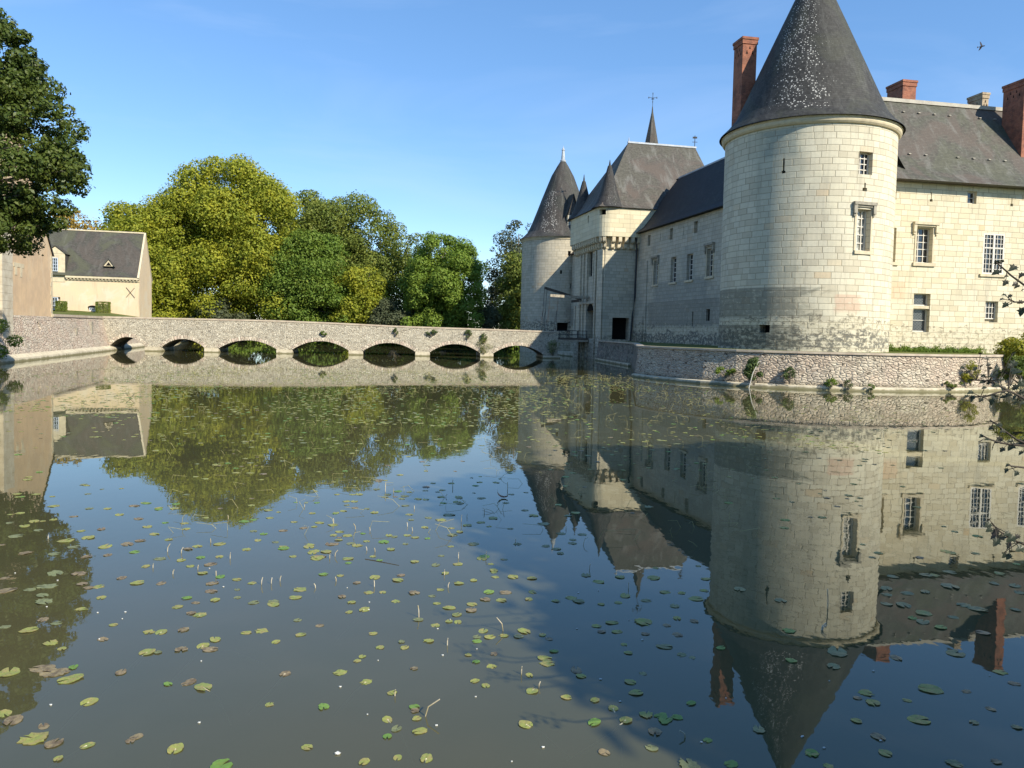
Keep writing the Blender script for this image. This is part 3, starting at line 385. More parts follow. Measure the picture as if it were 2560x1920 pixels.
# ---------------------------------------------------------------- building helpers
def window(root,fr,u0,u1,z0,z1,dp,nx,nz,mat=None,glass=None,bar=.045,rim=.09,transom=None,mull=False,hood=None,sill=None,hm=None,z_off=0):
    mat=mat or m_frame; glass=glass or m_glass; mb=MB(); e=.004
    A,Bd=dp-.13,dp-.05
    mb.box(fr,u0+e,u0+rim,z0+e,z1-e,A,Bd); mb.box(fr,u1-rim,u1-e,z0+e,z1-e,A,Bd); mb.box(fr,u0+rim,u1-rim,z0+e,z0+rim,A,Bd); mb.box(fr,u0+rim,u1-rim,z1-rim,z1-e,A,Bd)
    ex=[]
    if mull: c=(u0+u1)/2; mb.box(fr,c-.09,c+.09,z0+rim,z1-rim,A-.03,Bd-.003); ex.append(c)
    if transom: mb.box(fr,u0+rim,u1-rim,transom-.05,transom+.05,A-.015,Bd-.006)
    for i in range(1,nx):
        x=u0+(u1-u0)*i/nx
        if all(abs(x-q)>.05 for q in ex): mb.box(fr,x-bar/2,x+bar/2,z0+rim,z1-rim,A+.02,Bd-.002)
    for j in range(1,nz):
        z=z0+(z1-z0)*j/nz
        if transom is None or abs(z-transom)>.07: mb.box(fr,u0+rim,u1-rim,z-bar/2,z+bar/2,A+.023,Bd-.0035)
    w_=build('window',mb,mat,root)
    g_=MB(); g_.face([fr(u0,z0,dp-.035),fr(u1,z0,dp-.035),fr(u1,z1,dp-.035),fr(u0,z1,dp-.035)],[(u0,z0),(u1,z0),(u1,z1),(u0,z1)]); build('pane',g_,glass,w_)
    if hood:
        a,b,zt=hood; hb=MB(); hb.box(fr,a,b,zt-.22,zt,-.28,-.003); hb.box(fr,a+.08,b-.08,zt-.36,zt-.22,-.16,-.003)
        hb.box(fr,a,a+.26,zt-.85,zt-.22,-.22,-.005); hb.box(fr,b-.26,b,zt-.85,zt-.22,-.22,-.005); hb.box(fr,a+.04,a+.2,zt-1.05,zt-.85,-.14,-.005); hb.box(fr,b-.2,b-.04,zt-1.05,zt-.85,-.14,-.005)
        build('hood_mould',hb,hm or m_trim,w_)
        jb=MB(); jb.box(fr,u0-.16,u0-.004,z0,z1+.15,-.05,-.004); jb.box(fr,u1+.004,u1+.16,z0,z1+.15,-.05,-.004); build('surround',jb,m_trim,w_)
    if sill:
        a,b,h=sill; sb=MB(); sb.box(fr,a,b,z0-h,z0-.004,-.14,dp-.15 if dp>.2 else -.002); build('sill',sb,m_trim,w_)
    return w_
def slot(root,fr,u0,u1,z0,z1,dp=.45,name='arrow_slit',mat=None):
    mb=MB(); mb.face([fr(u0,z0,dp-.01),fr(u1,z0,dp-.01),fr(u1,z1,dp-.01),fr(u0,z1,dp-.01)]); return build(name,mb,mat or m_dark,root)
def chimney(root,fr,u0,u1,d0,d1,z0,z1,mat,holes=True,name='chimney'):
    mb=MB(); mb.box(fr,u0,u1,z0,z1-.55,d0,d1); mb.box(fr,u0-.06,u1+.06,z1-.55,z1-.2,d0-.06,d1+.06); c=build(name,mb,mat,root)
    cp=MB(); cp.box(fr,u0-.11,u1+.11,z1-.2,z1,d0-.11,d1+.11); build('chimney_cap',cp,mat,c)
    if holes:
        hb=MB(); um=(u0+u1)/2
        def tri(x,z,s=.15,side=0):
            if side==0: hb.face([fr(x-s*.6,z,d0-.065 if z>z1-.55 else d0-.006),fr(x+s*.6,z,d0-.065 if z>z1-.55 else d0-.006),fr(x,z+s*2.2,d0-.065 if z>z1-.55 else d0-.006)])
            else: hb.face([fr(u0-.006,z,x-s*.6),fr(u0-.006,z,x+s*.6),fr(u0-.006,z+s*2.2,x)])
        W=u1-u0; tri(um-W*.2,z1-1.35); tri(um+W*.2,z1-1.35); tri(um,z1-.95,.13)
        dm=(d0+d1)/2; D=d1-d0
        for k in (-.28,0,.28): tri(dm+D*k,z1-1.35,.14,1)
        for k in (-.14,.14): tri(dm+D*k,z1-1.0,.14,1)
        build('vent_hole',hb,m_dark,c)
    return c
def roofstrip(mb,fr,u0,u1,prof,ua=None,ub=None):
    L=0; n=max(1,int(abs(u1-u0)/6))
    for (d0,z0),(d1,z1) in zip(prof,prof[1:]):
        l1=L+math.hypot(d1-d0,z1-z0)
        for i in range(n):
            a=u0+(u1-u0)*i/n; b=u0+(u1-u0)*(i+1)/n
            mb.face([fr(a,z0,d0),fr(b,z0,d0),fr(b,z1,d1),fr(a,z1,d1)],[(a,L),(b,L),(b,l1),(a,l1)])
        L=l1
    return mb
def sagprof(pts,n=3): return pts
# ================================================================= CASTLE
TC=(23.3,62.3); A_=(-.218,.976); NWv=(.976,.218)
Bs=Vector((1,.188)).normalized(); NSv=(-Bs.y,Bs.x)
frS=frame(TC,(Bs.x,Bs.y),NSv); frW=frame(TC,A_,NWv)
def deg(t): return R(t)*TB
# ---- donjon
t=thing('round_tower',(TC[0],TC[1],2.4),'huge cream stone round tower with dark lichen specked cone roof, nearest to the viewer','tower')
frT=circ(TC,TB); H=[(deg(11.9),deg(22.6),15.28,16.9,.55),(deg(11.9),deg(23.0),9.8,12.8,.6),(deg(-47.8),deg(-40.4),3.72,4.31,.9),
 (deg(17.2)-.07,deg(17.2)+.07,14.32,14.68,.4),(deg(17.2)-.2,deg(17.2)+.2,14.08,14.32,.4),(deg(-35.4)-.07,deg(-35.4)+.07,15.6,16.5,.4),(deg(-35.4)-.15,deg(-35.4)+.15,15.42,15.6,.4)]
mb=MB(); mb.wall(frT,-math.pi*TB,math.pi*TB,2.0,18.9,H,du=.36,zdiv=20); build('wall',mb,m_donjon,t,True)
for h in H[2:]: slot(t,frT,h[0],h[1],h[2],h[3],h[4],'arrow_slit' if h[4]<.5 else 'drain_opening',m_dark if h[4]>.5 else plain('shaded slit stone',(.07,.05,.035)))
mb=MB(); mb.lathe(TC[0],TC[1],[(6.40,18.82),(6.56,18.86),(6.66,18.98),(6.70,19.1),(6.68,19.22),(6.74,19.28),(6.74,19.36),(6.3,19.42)],120); build('cornice',mb,m_trim,t,True)
mb=MB(); mb.lathe(TC[0],TC[1],[(6.92,19.34),(6.88,19.42),(6.3,19.98),(5.7,20.75),(5.03,22.2),(4.2,24.1),(3.38,25.95),(2.4,28.15),(1.52,30.1),(.75,31.85),(.12,33.3)],120); build('roof',mb,m_slcone,t,True)
mb=MB(); mb.lathe(TC[0],TC[1],[(.2,33.1),(.16,33.6),(.06,34.4),(.12,34.5),(0,34.8)],12); build('finial',mb,m_lead,t)
window(t,frT,deg(11.9),deg(22.6),15.28,16.9,.5,3,4,bar=.06)
window(t,frT,deg(11.9),deg(23.0),9.8,12.8,.55,3,5,glass=m_curt,bar=.07,hood=(deg(9.0),deg(25.9),13.3),sill=(deg(10.8),deg(24.3),.25),hm=m_trimg)
frC=frame((18.15,63.6),(Bs.x,Bs.y),NSv); chimney(t,frC,0,1.22,0,1.55,19.0,27.7,m_brick)
# ---- south wing
t=thing('castle_wing',(TC[0]+30*Bs.x,TC[1]+30*Bs.y,2.4),'long sunlit cream stone castle wing with mossy slate roof, right of the huge round tower','building')
HS=[(10.12,11.62,9.85,12.75,.6),(16.5,18.57,9.14,12.56,.14),(21.25,23.3,9.14,12.56,.14),(14.76,15.63,14.95,15.97,.45),(10.14,11.7,4.12,7.3,.6),(17.0,18.25,5.08,6.86,.5),(7.0,8.24,9.8,12.62,.6),(7.2,8.08,14.9,15.72,.5),
 (11.29,11.37,15.12,15.68,.3),(11.2,11.46,14.92,15.12,.3),(19.02,19.10,15.15,15.69,.3),(18.94,19.19,14.93,15.15,.3),(28,29.6,9.5,12.6,.4),(36,37.6,9.5,12.6,.4)]
mb=MB(); mb.wall(frS,0,60,2.0,16.42,HS); mb.wall(lambda u,z,d:frS(60,z,u),0,11,2,16.4); mb.wall(lambda u,z,d:frS(60-u,z,11),0,60,2,16.4); mb.face([frS(60,16.4,0),frS(60,16.4,11),frS(60,24.7,5.5)]); build('wall',mb,m_wing,t)
mb=MB(); prof=[(-1.0,16.42),(-.95,16.5),(-.2,17.0),(.7,17.85),(2.0,19.65),(5.5,24.75)]; roofstrip(mb,frS,.5,60.3,prof); roofstrip(mb,frS,.5,60.3,[(12.0,16.4),(10.3,17.9),(5.5,24.75)])
mb.face([frS(.5,16.42,-1.0),frS(60.3,16.42,-1.0),frS(60.3,16.405,.02),frS(.5,16.405,.02)]); build('roof',mb,m_slwing,t)
mb=MB(); mb.box(frS,.5,60.3,24.6,24.92,5.28,5.72); build('ridge_cap',mb,m_ridge,t)
for i in range(14):
    u=8.6+i*1.55
    for d,z in ((1.55,19.02),(4.62,23.47)):
        if (i*7+int(d*3))%5!=0: build('roof_hook',MB().box(frS,u,u+.22,z+.06,z+.12,d-.12,d+.1),m_ridge,t)
chimney(t,frS,13.69,15.06,7.3,9.5,19.5,27.35,m_brick,False)
chimney(t,frS,24.3,25.0,9.77,11.6,17.5,27.75,m_brickt)
chimney(t,frS,21.62,22.5,2.0,4.3,18.5,26.45,m_brick)
window(t,frS,10.12,11.62,9.85,12.75,.55,3,5,bar=.06,hood=(9.72,12.05,13.2),sill=(9.85,11.95,.28))
for a in (16.5,21.25): window(t,frS,a,a+2.07,9.14,12.56,.13,6,8,bar=.04,rim=.13,transom=11.35,mull=True,sill=(a-.25,a+2.3,.22))
window(t,frS,14.76,15.63,14.95,15.97,.4,1,2)
window(t,frS,10.14,11.7,4.12,6.05,.5,1,2,glass=m_lead_g); window(t,frS,10.14,11.7,6.3,7.3,.5,1,1,glass=m_lead_g)
mb=MB(); mb.box(frS,10.144,11.696,6.05,6.3,.05,.5); build('stone_transom',mb,m_trim,t)
window(t,frS,17.0,18.25,5.35,6.86,.4,4,3,bar=.05)
window(t,frS,7.0,8.24,9.8,12.62,.55,2,4,sill=(6.8,8.5,.25))
slot(t,frS,7.2,8.08,14.9,15.72,.5,'blind_window',m_trimg)
for h in HS[8:12]: slot(t,frS,*h[:4],h[4],'arrow_slit',m_trimg)
# ---- west wing
t=thing('castle_wing',(TC[0]+A_[0]*20,TC[1]+A_[1]*20,2.4),'shaded grey stone wing with black slate roof between the huge round tower and gatehouse','building')
HW=[(31.9,32.75,14.1,15.4,.35),(25.5,26.35,14.15,15.42,.35),(19.3,20.15,14.15,15.38,.35),(29.3,30.6,9.3,12.15,.5),(24.3,25.75,9.3,12.1,.5),(20.15,21.6,9.3,12.08,.5),(15.6,16.9,9.4,12.2,.5),
 (28.9,29.02,14.3,15.2,.3),(22.6,22.72,14.3,15.2,.3),(19.6,19.9,4.3,5.9,.4),(15.9,16.7,4.9,6.1,.25)]
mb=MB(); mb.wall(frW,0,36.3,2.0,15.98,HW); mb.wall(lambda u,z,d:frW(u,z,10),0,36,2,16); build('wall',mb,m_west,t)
mb=MB(); mb.box(frW,32.45,36.05,2.3,12.3,-.16,-.003); mb.box(frW,32.9,36.05,2.1,5.6,-.34,-.16); build('buttress',mb,m_west,t)
mb=MB(); prof=[(-.62,15.92),(-.58,16.0),(.3,16.65),(1.2,17.8),(4.9,23.1)]; roofstrip(mb,frW,0,35.2,prof); roofstrip(mb,frW,0,36,[(10.4,16),(9.4,17),(4.9,23.1)])
mb.face([frW(0,15.92,-.62),frW(36.3,15.92,-.62),frW(36.3,15.905,.02),frW(0,15.905,.02)])
q=lambda d,z:frW(35.2,z,d); p_=[(-.62,15.92),(.3,16.65),(1.2,17.8),(4.9,23.1)]
for (d0,z0),(d1,z1) in zip(p_,p_[1:]):
    k=lambda z:36.9-1.7*(z-15.9)/7.2
    mb.face([q(d0,z0),frW(k(z0),z0,d0),frW(k(z1),z1,d1),q(d1,z1)],[(35.2,d0),(k(z0),d0),(k(z1),d1),(35.2,d1)])
build('roof',mb,m_slwest,t)
mb=MB(); mb.box(frW,8,35,22.98,23.16,4.78,5.02); build('ridge_cap',mb,m_lead,t)
window(t,frW,15.6,16.9,9.4,12.2,.45,2,5,bar=.06,hood=(15.3,17.3,12.75),sill=(15.3,17.2,.25),hm=m_trimg)
for a in (20.15,24.3): window(t,frW,a,a+1.45,9.3,12.09,.45,2,5,bar=.06,sill=(a-.25,a+1.75,.22))
window(t,frW,29.3,30.6,9.3,12.15,.45,2,5,bar=.06,hood=(29.0,31.1,12.7),sill=(29.1,30.9,.22),hm=m_trimg)
for h in HW[:3]: slot(t,frW,*h[:4],h[4],'blind_window',m_trimg)
for h in HW[7:]: slot(t,frW,*h[:4],h[4])
mb=MB(); mb.tube([frW(35.3,15.7,-.5),frW(35.5,15.0,-.35),frW(35.6,14.0,-.25),frW(35.7,8,-.3),frW(35.8,5.7,-.48),frW(36.0,2.5,-.6)],.11,8); build('drainpipe',mb,m_iron,t)
# ---- gatehouse
SW=(11.1,96.5); frG=frame(SW,A_,NWv)   # u along depth (a), d inward (b)
def gp(a,b): x,y,_=frG(a,0,b); return (x,y)
t=thing('gatehouse',gp(6,3)+(0,),'tall gatehouse with corbelled upper floor, steep grey brown roof and pointed corner turrets','building')
frL,LL=pathf([gp(12,0),gp(.25,0),gp(0,.25),gp(0,5)])   # west face then south face
aU=lambda a:12-a; uS=lambda b:LL[2]+b-.25
HG=[(aU(5.7),aU(4.3),10.8,14.0,.5),(aU(5.85),aU(3.35),2.7,6.3,1.3),(aU(11.5),aU(11.0),3.7,7.1,.5),(aU(3.85),aU(3.65),7.7,13.7,.35),(aU(6.6),aU(6.4),7.7,13.7,.35),(aU(8.4),aU(8.2),7.7,13.7,.35),(uS(1.4),uS(3.62),2.66,5.4,1.6)]
mb=MB(); mb.wall(frL,0,LL[-1],-.5,14.1,HG,breaks=LL,du=3); build('lower_wall',mb,m_gate,t)
# round head of the carriage arch
mb=MB(); ac=(aU(5.85)+aU(3.35))/2; rr=1.25
for k in range(12):
    t0,t1=math.pi*k/12,math.pi*(k+1)/12
    P=lambda th:(ac-rr*math.cos(th),6.3+rr*.75*math.sin(th))
    (x0,z0),(x1,z1)=P(t0),P(t1)
    mb.face([frL(x0,z0,-.03),frL(x1,z1,-.03),frL(x1,6.3,-.03),frL(x0,6.3,-.03)])
build('arch_head',mb,m_dark,t)
slot(t,frL,*HG[1][:4],1.29,'doorway'); slot(t,frL,*HG[2][:4],.49,'doorway'); slot(t,frL,*HG[6][:4],1.59,'doorway')
for h in HG[3:6]: slot(t,frL,*h[:4],.34,'drawbridge_groove')
window(t,frL,*HG[0][:4],.42,3,7,mat=m_iron,bar=.05)
mb=MB()
for a in (2.6,6.05,7.6,8.9): mb.box(frL,aU(a)-.18,aU(a)+.18,-.4,13.9,-.22,-.003)
mb.box(frL,aU(1.6),aU(.1),-.4,13.9,-.3,-.004); mb.box(frL,aU(9.2),aU(2.7),7.2,7.55,-.2,-.004)
build('pilaster',mb,m_gate,t)
# upper storey, rounded corners
cr=1.5; o=.9
arc=[gp(cr-o-cr*math.sin(R(x)),cr-o-cr*math.cos(R(x))) for x in range(0,91,15)]
arcN=[gp(12+o-cr+cr*math.cos(R(x)),cr-o-cr*math.sin(R(x))) for x in range(0,91,15)]
PU=arcN+arc+[gp(-o,17.5)]+[gp(12+o,17.5)]+[arcN[0]]
frU,LU=pathf(PU); uc=LU[7]; ue=LU[13]
HU=[(LU[10]-.45,LU[10]+.45,18.05,18.72,.5),(LU[7]-3.4,LU[7]-2.9,17.6,18.5,.5)]
mb=MB(); mb.wall(frU,0,LU[-1],15.42,19.05,HU,breaks=LU,du=4); build('upper_wall',mb,m_gateup,t)
for h in HU: slot(t,frU,*h[:4],.49,'loophole')
mb=MB()   # soffit of the overhang
for a,b in zip(LU[:-3],LU[1:-2]): mb.face([frU(a,15.42,0),frU(b,15.42,0),frU(b,15.415,1.0),frU(a,15.415,1.0)])
mb.wall(lambda u,z,d:frU(u,z,.78+d),0,LU[13]+6,13.95,15.42,[],breaks=LU,du=3); build('overhang_soffit',mb,m_gateup,t)
def corbel(u,wd=.42):
    mb=MB()
    for (z0,z1,d0) in ((13.95,14.65,.42),(14.65,15.41,.04)):
        n=5; pts=[(d0,z1)]+[(d0+.30*(1-math.cos(R(90*k/n))),z0+.30-.30*math.sin(R(90*k/n))) for k in range(n+1)]+[(.80,z0),(.80,z1)]
        u0,u1=u-wd/2,u+wd/2
        mb.face([frU(u0,z,d) for d,z in pts][::-1]); mb.face([frU(u1,z,d) for d,z in pts])
        for (da,za),(db,zb) in zip(pts,pts[1:]+pts[:1]): mb.face([frU(u0,za,da),frU(u1,za,da),frU(u1,zb,db),frU(u0,zb,db)])
    return build('corbel',mb,m_trim,t)
for i in range(6): corbel(ue+.42+i*.84)
corbel(LU[11]-.05); corbel(LU[9]+.1,.38)
for i in range(13): corbel(uc-.25-i*.83,.38)
# roof of the pavilion
zE=19.0
def ring(ins,z,c): 
    a0,a1,b0,b1=-1.15+ins,13.15-ins,-1.15+ins,17.8-ins; return a0,a1,b0,b1,z
mb=MB(); rings=[ring(0,18.98,0),ring(.5,19.35,0),ring(1.2,20.3,0),ring(2.0,21.7,0)]
def corners(r): a0,a1,b0,b1,z=r; return [(a0,b0,z),(a0,b1,z),(a1,b1,z),(a1,b0,z)]
LV=0
for r0,r1 in zip(rings,rings[1:]):
    c0,c1=corners(r0),corners(r1); ln=math.hypot(r1[0]-r0[0],r1[4]-r0[4])
    for k in range(4):
        p,q_,q2,p2=c0[k],c0[(k+1)%4],c1[(k+1)%4],c1[k]; al=1 if k%2==0 else 0
        mb.face([frG(x[0],x[2],x[1]) for x in (p,q_,q2,p2)],[(p[al],LV),(q_[al],LV),(q2[al],LV+ln),(p2[al],LV+ln)])
    LV+=ln
c=corners(rings[-1]); e0=(5.95,5.1,28.75); e1=(5.95,14.7,28.75); ln=8.8
G=lambda x:frG(x[0],x[2],x[1])
mb.face([G(c[0]),G(c[1]),G(e1),G(e0)],[(c[0][1],LV),(c[1][1],LV),(e1[1],LV+ln),(e0[1],LV+ln)])
mb.face([G(c[1]),G(c[2]),G(e1)],[(c[1][0],LV),(c[2][0],LV),(e1[0],LV+ln)])
mb.face([G(c[2]),G(c[3]),G(e0),G(e1)],[(c[2][1],LV),(c[3][1],LV),(e0[1],LV+ln),(e1[1],LV+ln)])
mb.face([G(c[3]),G(c[0]),G(e0)],[(c[3][0],LV),(c[0][0],LV),(e0[0],LV+ln)])
c=corners(rings[0]); mb.face([frG(x[0],18.97,x[1]) for x in c]); build('roof',mb,m_slpav,t)
mb=MB(); mb.box(lambda u,z,d:frG(5.95+d,z,u),5.0,14.8,28.68,28.9,-.16,.16); mb.tube([frG(5.95,28.9,5.15),frG(5.95,29.5,5.15)],[.09,.02],6); build('ridge_cap',mb,m_lead,t)
mb=MB(); c_=frG(5.95,0,14.6); mb.tube([(c_[0],c_[1],28.9),(c_[0],c_[1],30.4)],.05,6); mb.box(lambda u,z,d:(c_[0]+u,c_[1]+d,z),-.3,.3,30.0,30.25,-.02,.02); mb.box(lambda u,z,d:(c_[0]+u,c_[1]+d,z),-.35,.35,29.5,29.56,-.03,.03); build('weather_vane',mb,m_iron,t)
for (a,b,tp) in ((.75,.75,25.1),(11.25,.75,25.3)):
    c_=frG(a,0,b); mb=MB(); mb.lathe(c_[0],c_[1],[(2.15,19.0),(1.75,19.5),(1.32,20.4),(.98,21.5),(.62,22.9),(.25,24.3),(.12,24.45),(.12,24.55),(.03,tp)],36); build('turret_roof',mb,m_slturret,t,True)
# ---- chapel with spire behind
t=thing('chapel',(20,116,2.4),'slender grey slate spire with an iron cross rising behind the gatehouse roof','spire')
frH=frame((16,112),(1,0),(0,1)); mb=MB(); mb.box(frH,0,8,2,15,0,8); build('wall',mb,m_gate,t)
mb=MB(); mb.face([(15.6,111.6,15),(24.4,111.6,15),(20,116,23)]); mb.face([(24.4,111.6,15),(24.4,120.4,15),(20,116,23)]); mb.face([(24.4,120.4,15),(15.6,120.4,15),(20,116,23)]); mb.face([(15.6,120.4,15),(15.6,111.6,15),(20,116,23)]); build('roof',mb,m_slpav,t)
mb=MB(); mb.lathe(20,116,[(1.25,20),(1.15,29),(1.02,31.7),(.5,34.4),(.12,36.4),(.06,37.2)],8,-157.5,202.5); sp=build('spire',mb,m_slpav,t)
mb=MB(); mb.tube([(20,116,37.1),(20,116,39.1)],.035,6); mb.tube([(19.4,116,38.5),(20.6,116,38.5)],.03,6)
for x,z in ((19.4,38.5),(20.6,38.5),(20,39.1),(20,37.9)): mb.tube([(x,116,z-.12),(x,116,z+.12)],.06,6)
mb.lathe(20,116,[(.06,38.3),(.22,38.3),(.22,38.34),(.06,38.34)],10); build('cross',mb,m_iron,sp)
# ---- far round tower
LC=(7.8,131.0); t=thing('round_tower',(LC[0],LC[1],0),'smaller round tower with black cone roof behind the bridge end, left of the gatehouse','tower')
RL=6.55; frR=circ(LC,RL); dl=lambda x:R(x)*RL
HL=[(dl(6.9),dl(11.0),15.73,16.51,.5),(dl(-3.6),dl(-.8),12.8,13.4,.5),(dl(11.4),dl(14),10.5,11.33,.5),(dl(-6.2),dl(10.5),3.6,4.95,.9),(dl(-45)-.06,dl(-45)+.06,15.3,15.9,.3)]
mb=MB(); mb.wall(frR,-math.pi*RL,math.pi*RL,-.5,18.4,HL,du=.6,zdiv=30); build('wall',mb,m_lt,t,True)
for h in HL: slot(t,frR,*h[:4],h[4]-.01,'opening')
mb=MB(); mb.lathe(LC[0],LC[1],[(6.5,18.35),(6.66,18.4),(6.7,18.6),(6.82,18.66),(6.82,18.85),(6.4,18.9)],80); build('cornice',mb,m_trim,t,True)
mb=MB(); mb.lathe(LC[0],LC[1],[(7.0,18.82),(6.3,19.4),(5.72,20.0),(5.05,21.4),(4.2,23.6),(3.35,25.9),(1.9,29.6),(.95,31.3),(.45,32.1)],80); build('roof',mb,m_sllt,t,True)
mb=MB(); mb.lathe(LC[0],LC[1],[(.47,32.0),(.5,32.3),(.34,32.4),(.22,33.9),(.30,34.0),(.05,34.5),(0,34.9)],16); build('finial',mb,m_lead,t,True)
frD=frame((LC[0]+5.3*math.sin(R(17)),LC[1]-5.3*math.cos(R(17))),(math.cos(R(17)),math.sin(R(17))),(-math.sin(R(17)),math.cos(R(17))))
mb=MB(); mb.box(frD,-.9,.9,18.9,22.4,0,3); dm=build('dormer',mb,m_lt,t)
mb=MB()
for s in (-1,1): mb.face([frD(1.2*s,22.2,-.2),frD(1.2*s,22.2,4),frD(0,25.9,4),frD(0,25.9,-.2)])
mb.face([frD(-.9,22.4,0),frD(.9,22.4,0),frD(0,25.6,0)]); build('dormer_roof',mb,m_sllt,dm)
# ---- north part of the west range, mostly hidden behind the gatehouse
t=thing('castle_wing',(10.5,118,0),'narrow stretch of castle wall between the gatehouse and the farther round tower','building')
frN=frame((12.9,108.6),A_,NWv); mb=MB(); mb.wall(frN,-1,18,-.5,15.9,[]); mb.wall(lambda u,z,d:frN(u,z,9.8),-1,18,-.5,15.9,[]); build('wall',mb,m_west,t)
mb=MB(); roofstrip(mb,frN,-1,18,[(-.5,15.85),(1,17.3),(4.9,22.4)]); roofstrip(mb,frN,-1,18,[(10.3,15.9),(4.9,22.4)]); build('roof',mb,m_slwest,t)
# ---- terrace with its retaining wall
TP=[(60,64.2),(45,61.2),(39,59.2),(36.2,56.6),(34.2,54.4),(32,52.9),(29.8,51.9),(27.6,51.2),(25.5,50.8),(23.3,50.6),(21,50.8),(19,51.2),(17,51.9),(15.4,52.8),(13.6,54.4),(12.0,56.5),(10.8,58.7),(10.0,61.3),(12.7,80.5),(10.75,96.6),(10.9,97.0)]
TP2=[TP[0]]
for a,b in zip(TP,TP[1:]):
    n=max(1,int(math.dist(a,b)/2)); TP2+=[(a[0]+(b[0]-a[0])*i/n,a[1]+(b[1]-a[1])*i/n) for i in range(1,n+1)]
TP2=TP2[::-1]
frQ,LQ=pathf(TP2)
t=thing('retaining_wall',(23,51,0),'pinkish rubble retaining wall curving round the foot of the huge round tower','wall')
iC=min(range(len(TP2)),key=lambda i:math.dist(TP2[i],(10.0,61.3))); uC=LQ[iC]
bat=lambda f:(lambda u,z,d:f(u,z,d-.25*max(0,(1.9-z))/1.9+.0))
mb=MB(); mb.wall(bat(frQ),uC,LQ[-1],-.8,2.36,[],breaks=LQ,zdiv=1,du=3); build('rubble_face',mb,m_rub_t,t)
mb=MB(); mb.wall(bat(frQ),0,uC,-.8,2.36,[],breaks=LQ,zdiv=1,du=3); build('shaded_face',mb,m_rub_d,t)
mb=MB()
for a,b in zip(LQ,LQ[1:]):
    for (za,da,zb,db) in ((2.36,-.10,2.50,-.10),(2.50,-.10,2.50,.5),(2.36,-.10,2.36,.0)): mb.face([frQ(a,za,da),frQ(b,za,da),frQ(b,zb,db),frQ(a,zb,db)],[(a,da),(b,da),(b,db+.2),(a,db+.2)])
build('coping',mb,m_coping,t)
mb=MB()
for a,b in zip(LQ,LQ[1:]):
    if b>uC+1: mb.face([frQ(a,-.5,-.55),frQ(b,-.5,-.55),frQ(b,.22,-.42),frQ(a,.22,-.42)]); mb.face([frQ(a,.22,-.42),frQ(b,.22,-.42),frQ(b,.30,-.1),frQ(a,.30,-.1)])
build('footing',mb,m_plinth,t)
mb=MB(); mb.face([(x,y,2.44) for x,y in TP2]+[(60,120,2.44),(11,125,2.44)]); o_=build('terrace_ground',mb,m_grass); o_['kind']='structure'
mb=MB(); fo=frame((6.2,116.5),(.29,-.957),(.957,.29))
mb.box(fo,0,19,-.6,.55,.0,3.0); mb.box(frame((10.75,96.6),(.11,-.99),(.99,.11)),0,16,-.6,.28,-.35,.3); foo=build('wall_footing',mb,m_plinth); tag(foo,'low dark stone footing at the waterline under the gate','footing')
# ================================================================= BRIDGE
P0=(-44.2,92.86); UB=Vector((.990,.1398)).normalized(); NB=(-UB.y,UB.x); frB=frame(P0,(UB.x,UB.y),NB)
WB=5.0; ZT=[(-6,4.08),(15,4.10),(22,3.98),(30,3.76),(45,3.60),(50.6,3.52)]
ztop=lambda s:float(np.interp(s,[a for a,b in ZT],[b for a,b in ZT]))
AR=[(-4.2,-.1,1.66),(1.72,6.75,1.56),(8.35,15.25,1.55),(17.1,23.98,1.63),(25.7,32.25,1.58),(34.05,40.5,1.60),(42.15,48.65,1.57)]
def zbot(s):
    for a,b,h in AR:
        if a<s<b:
            x=2*(s-a)/(b-a)-1; return .5+(h-.5)*max(0,1-abs(x)**2.1)
    return -.7
t=thing('stone_bridge',(-20,96,0),'long low rubble stone bridge with seven arches crossing the moat to the gate','bridge')
ss=[-6.0]
for a,b,h in AR: ss+=[a-1e-4,a+1e-4]+[a+(b-a)*k/16 for k in range(1,16)]+[b-1e-4,b+1e-4]
ss+=[50.6]; s2=[ss[0]]
for x in ss[1:]:
    while x-s2[-1]>.8: s2.append(s2[-1]+.8)
    s2.append(x)
mb=MB()
for d in (0,WB):
    for a,b in zip(s2,s2[1:]):
        za,zb=zbot(a+1e-6 if True else a),zbot(b-1e-6)
        za=zbot((a*.999999+b*.000001)); zm=(a+b)/2
        if zbot(zm)<0: za=zb=-.7
        pts=[(a,za),(b,zb),(b,2.2),(a,2.2)]; mb.face([frB(s,z,d) for s,z in pts],pts)
        pts=[(a,2.2),(b,2.2),(b,ztop(b)-.2),(a,ztop(a)-.2)]; mb.face([frB(s,z,d) for s,z in pts],pts)
mb.face([frB(50.6,-.7,0),frB(50.6,-.7,WB),frB(50.6,3.3,WB),frB(50.6,3.3,0)],[(0,-.7),(WB,-.7),(WB,3.3),(0,3.3)])
build('parapet_wall',mb,m_rub_b,t)
mb=MB()
for a,b,h in AR:
    n=16
    for k in range(n):
        x0,x1=a+(b-a)*k/n,a+(b-a)*(k+1)/n; z0,z1=zbot(x0+1e-4),zbot(x1-1e-4)
        mb.face([frB(x0,z0,0),frB(x1,z1,0),frB(x1,z1,WB),frB(x0,z0,WB)],[(x0,0),(x1,0),(x1,WB),(x0,WB)])
    for x in (a,b): mb.face([frB(x,-.7,0),frB(x,-.7,WB),frB(x,.5,WB),frB(x,.5,0)],[(0,-.7),(WB,-.7),(WB,.5),(0,.5)])
build('vault',mb,m_rub_d,t)
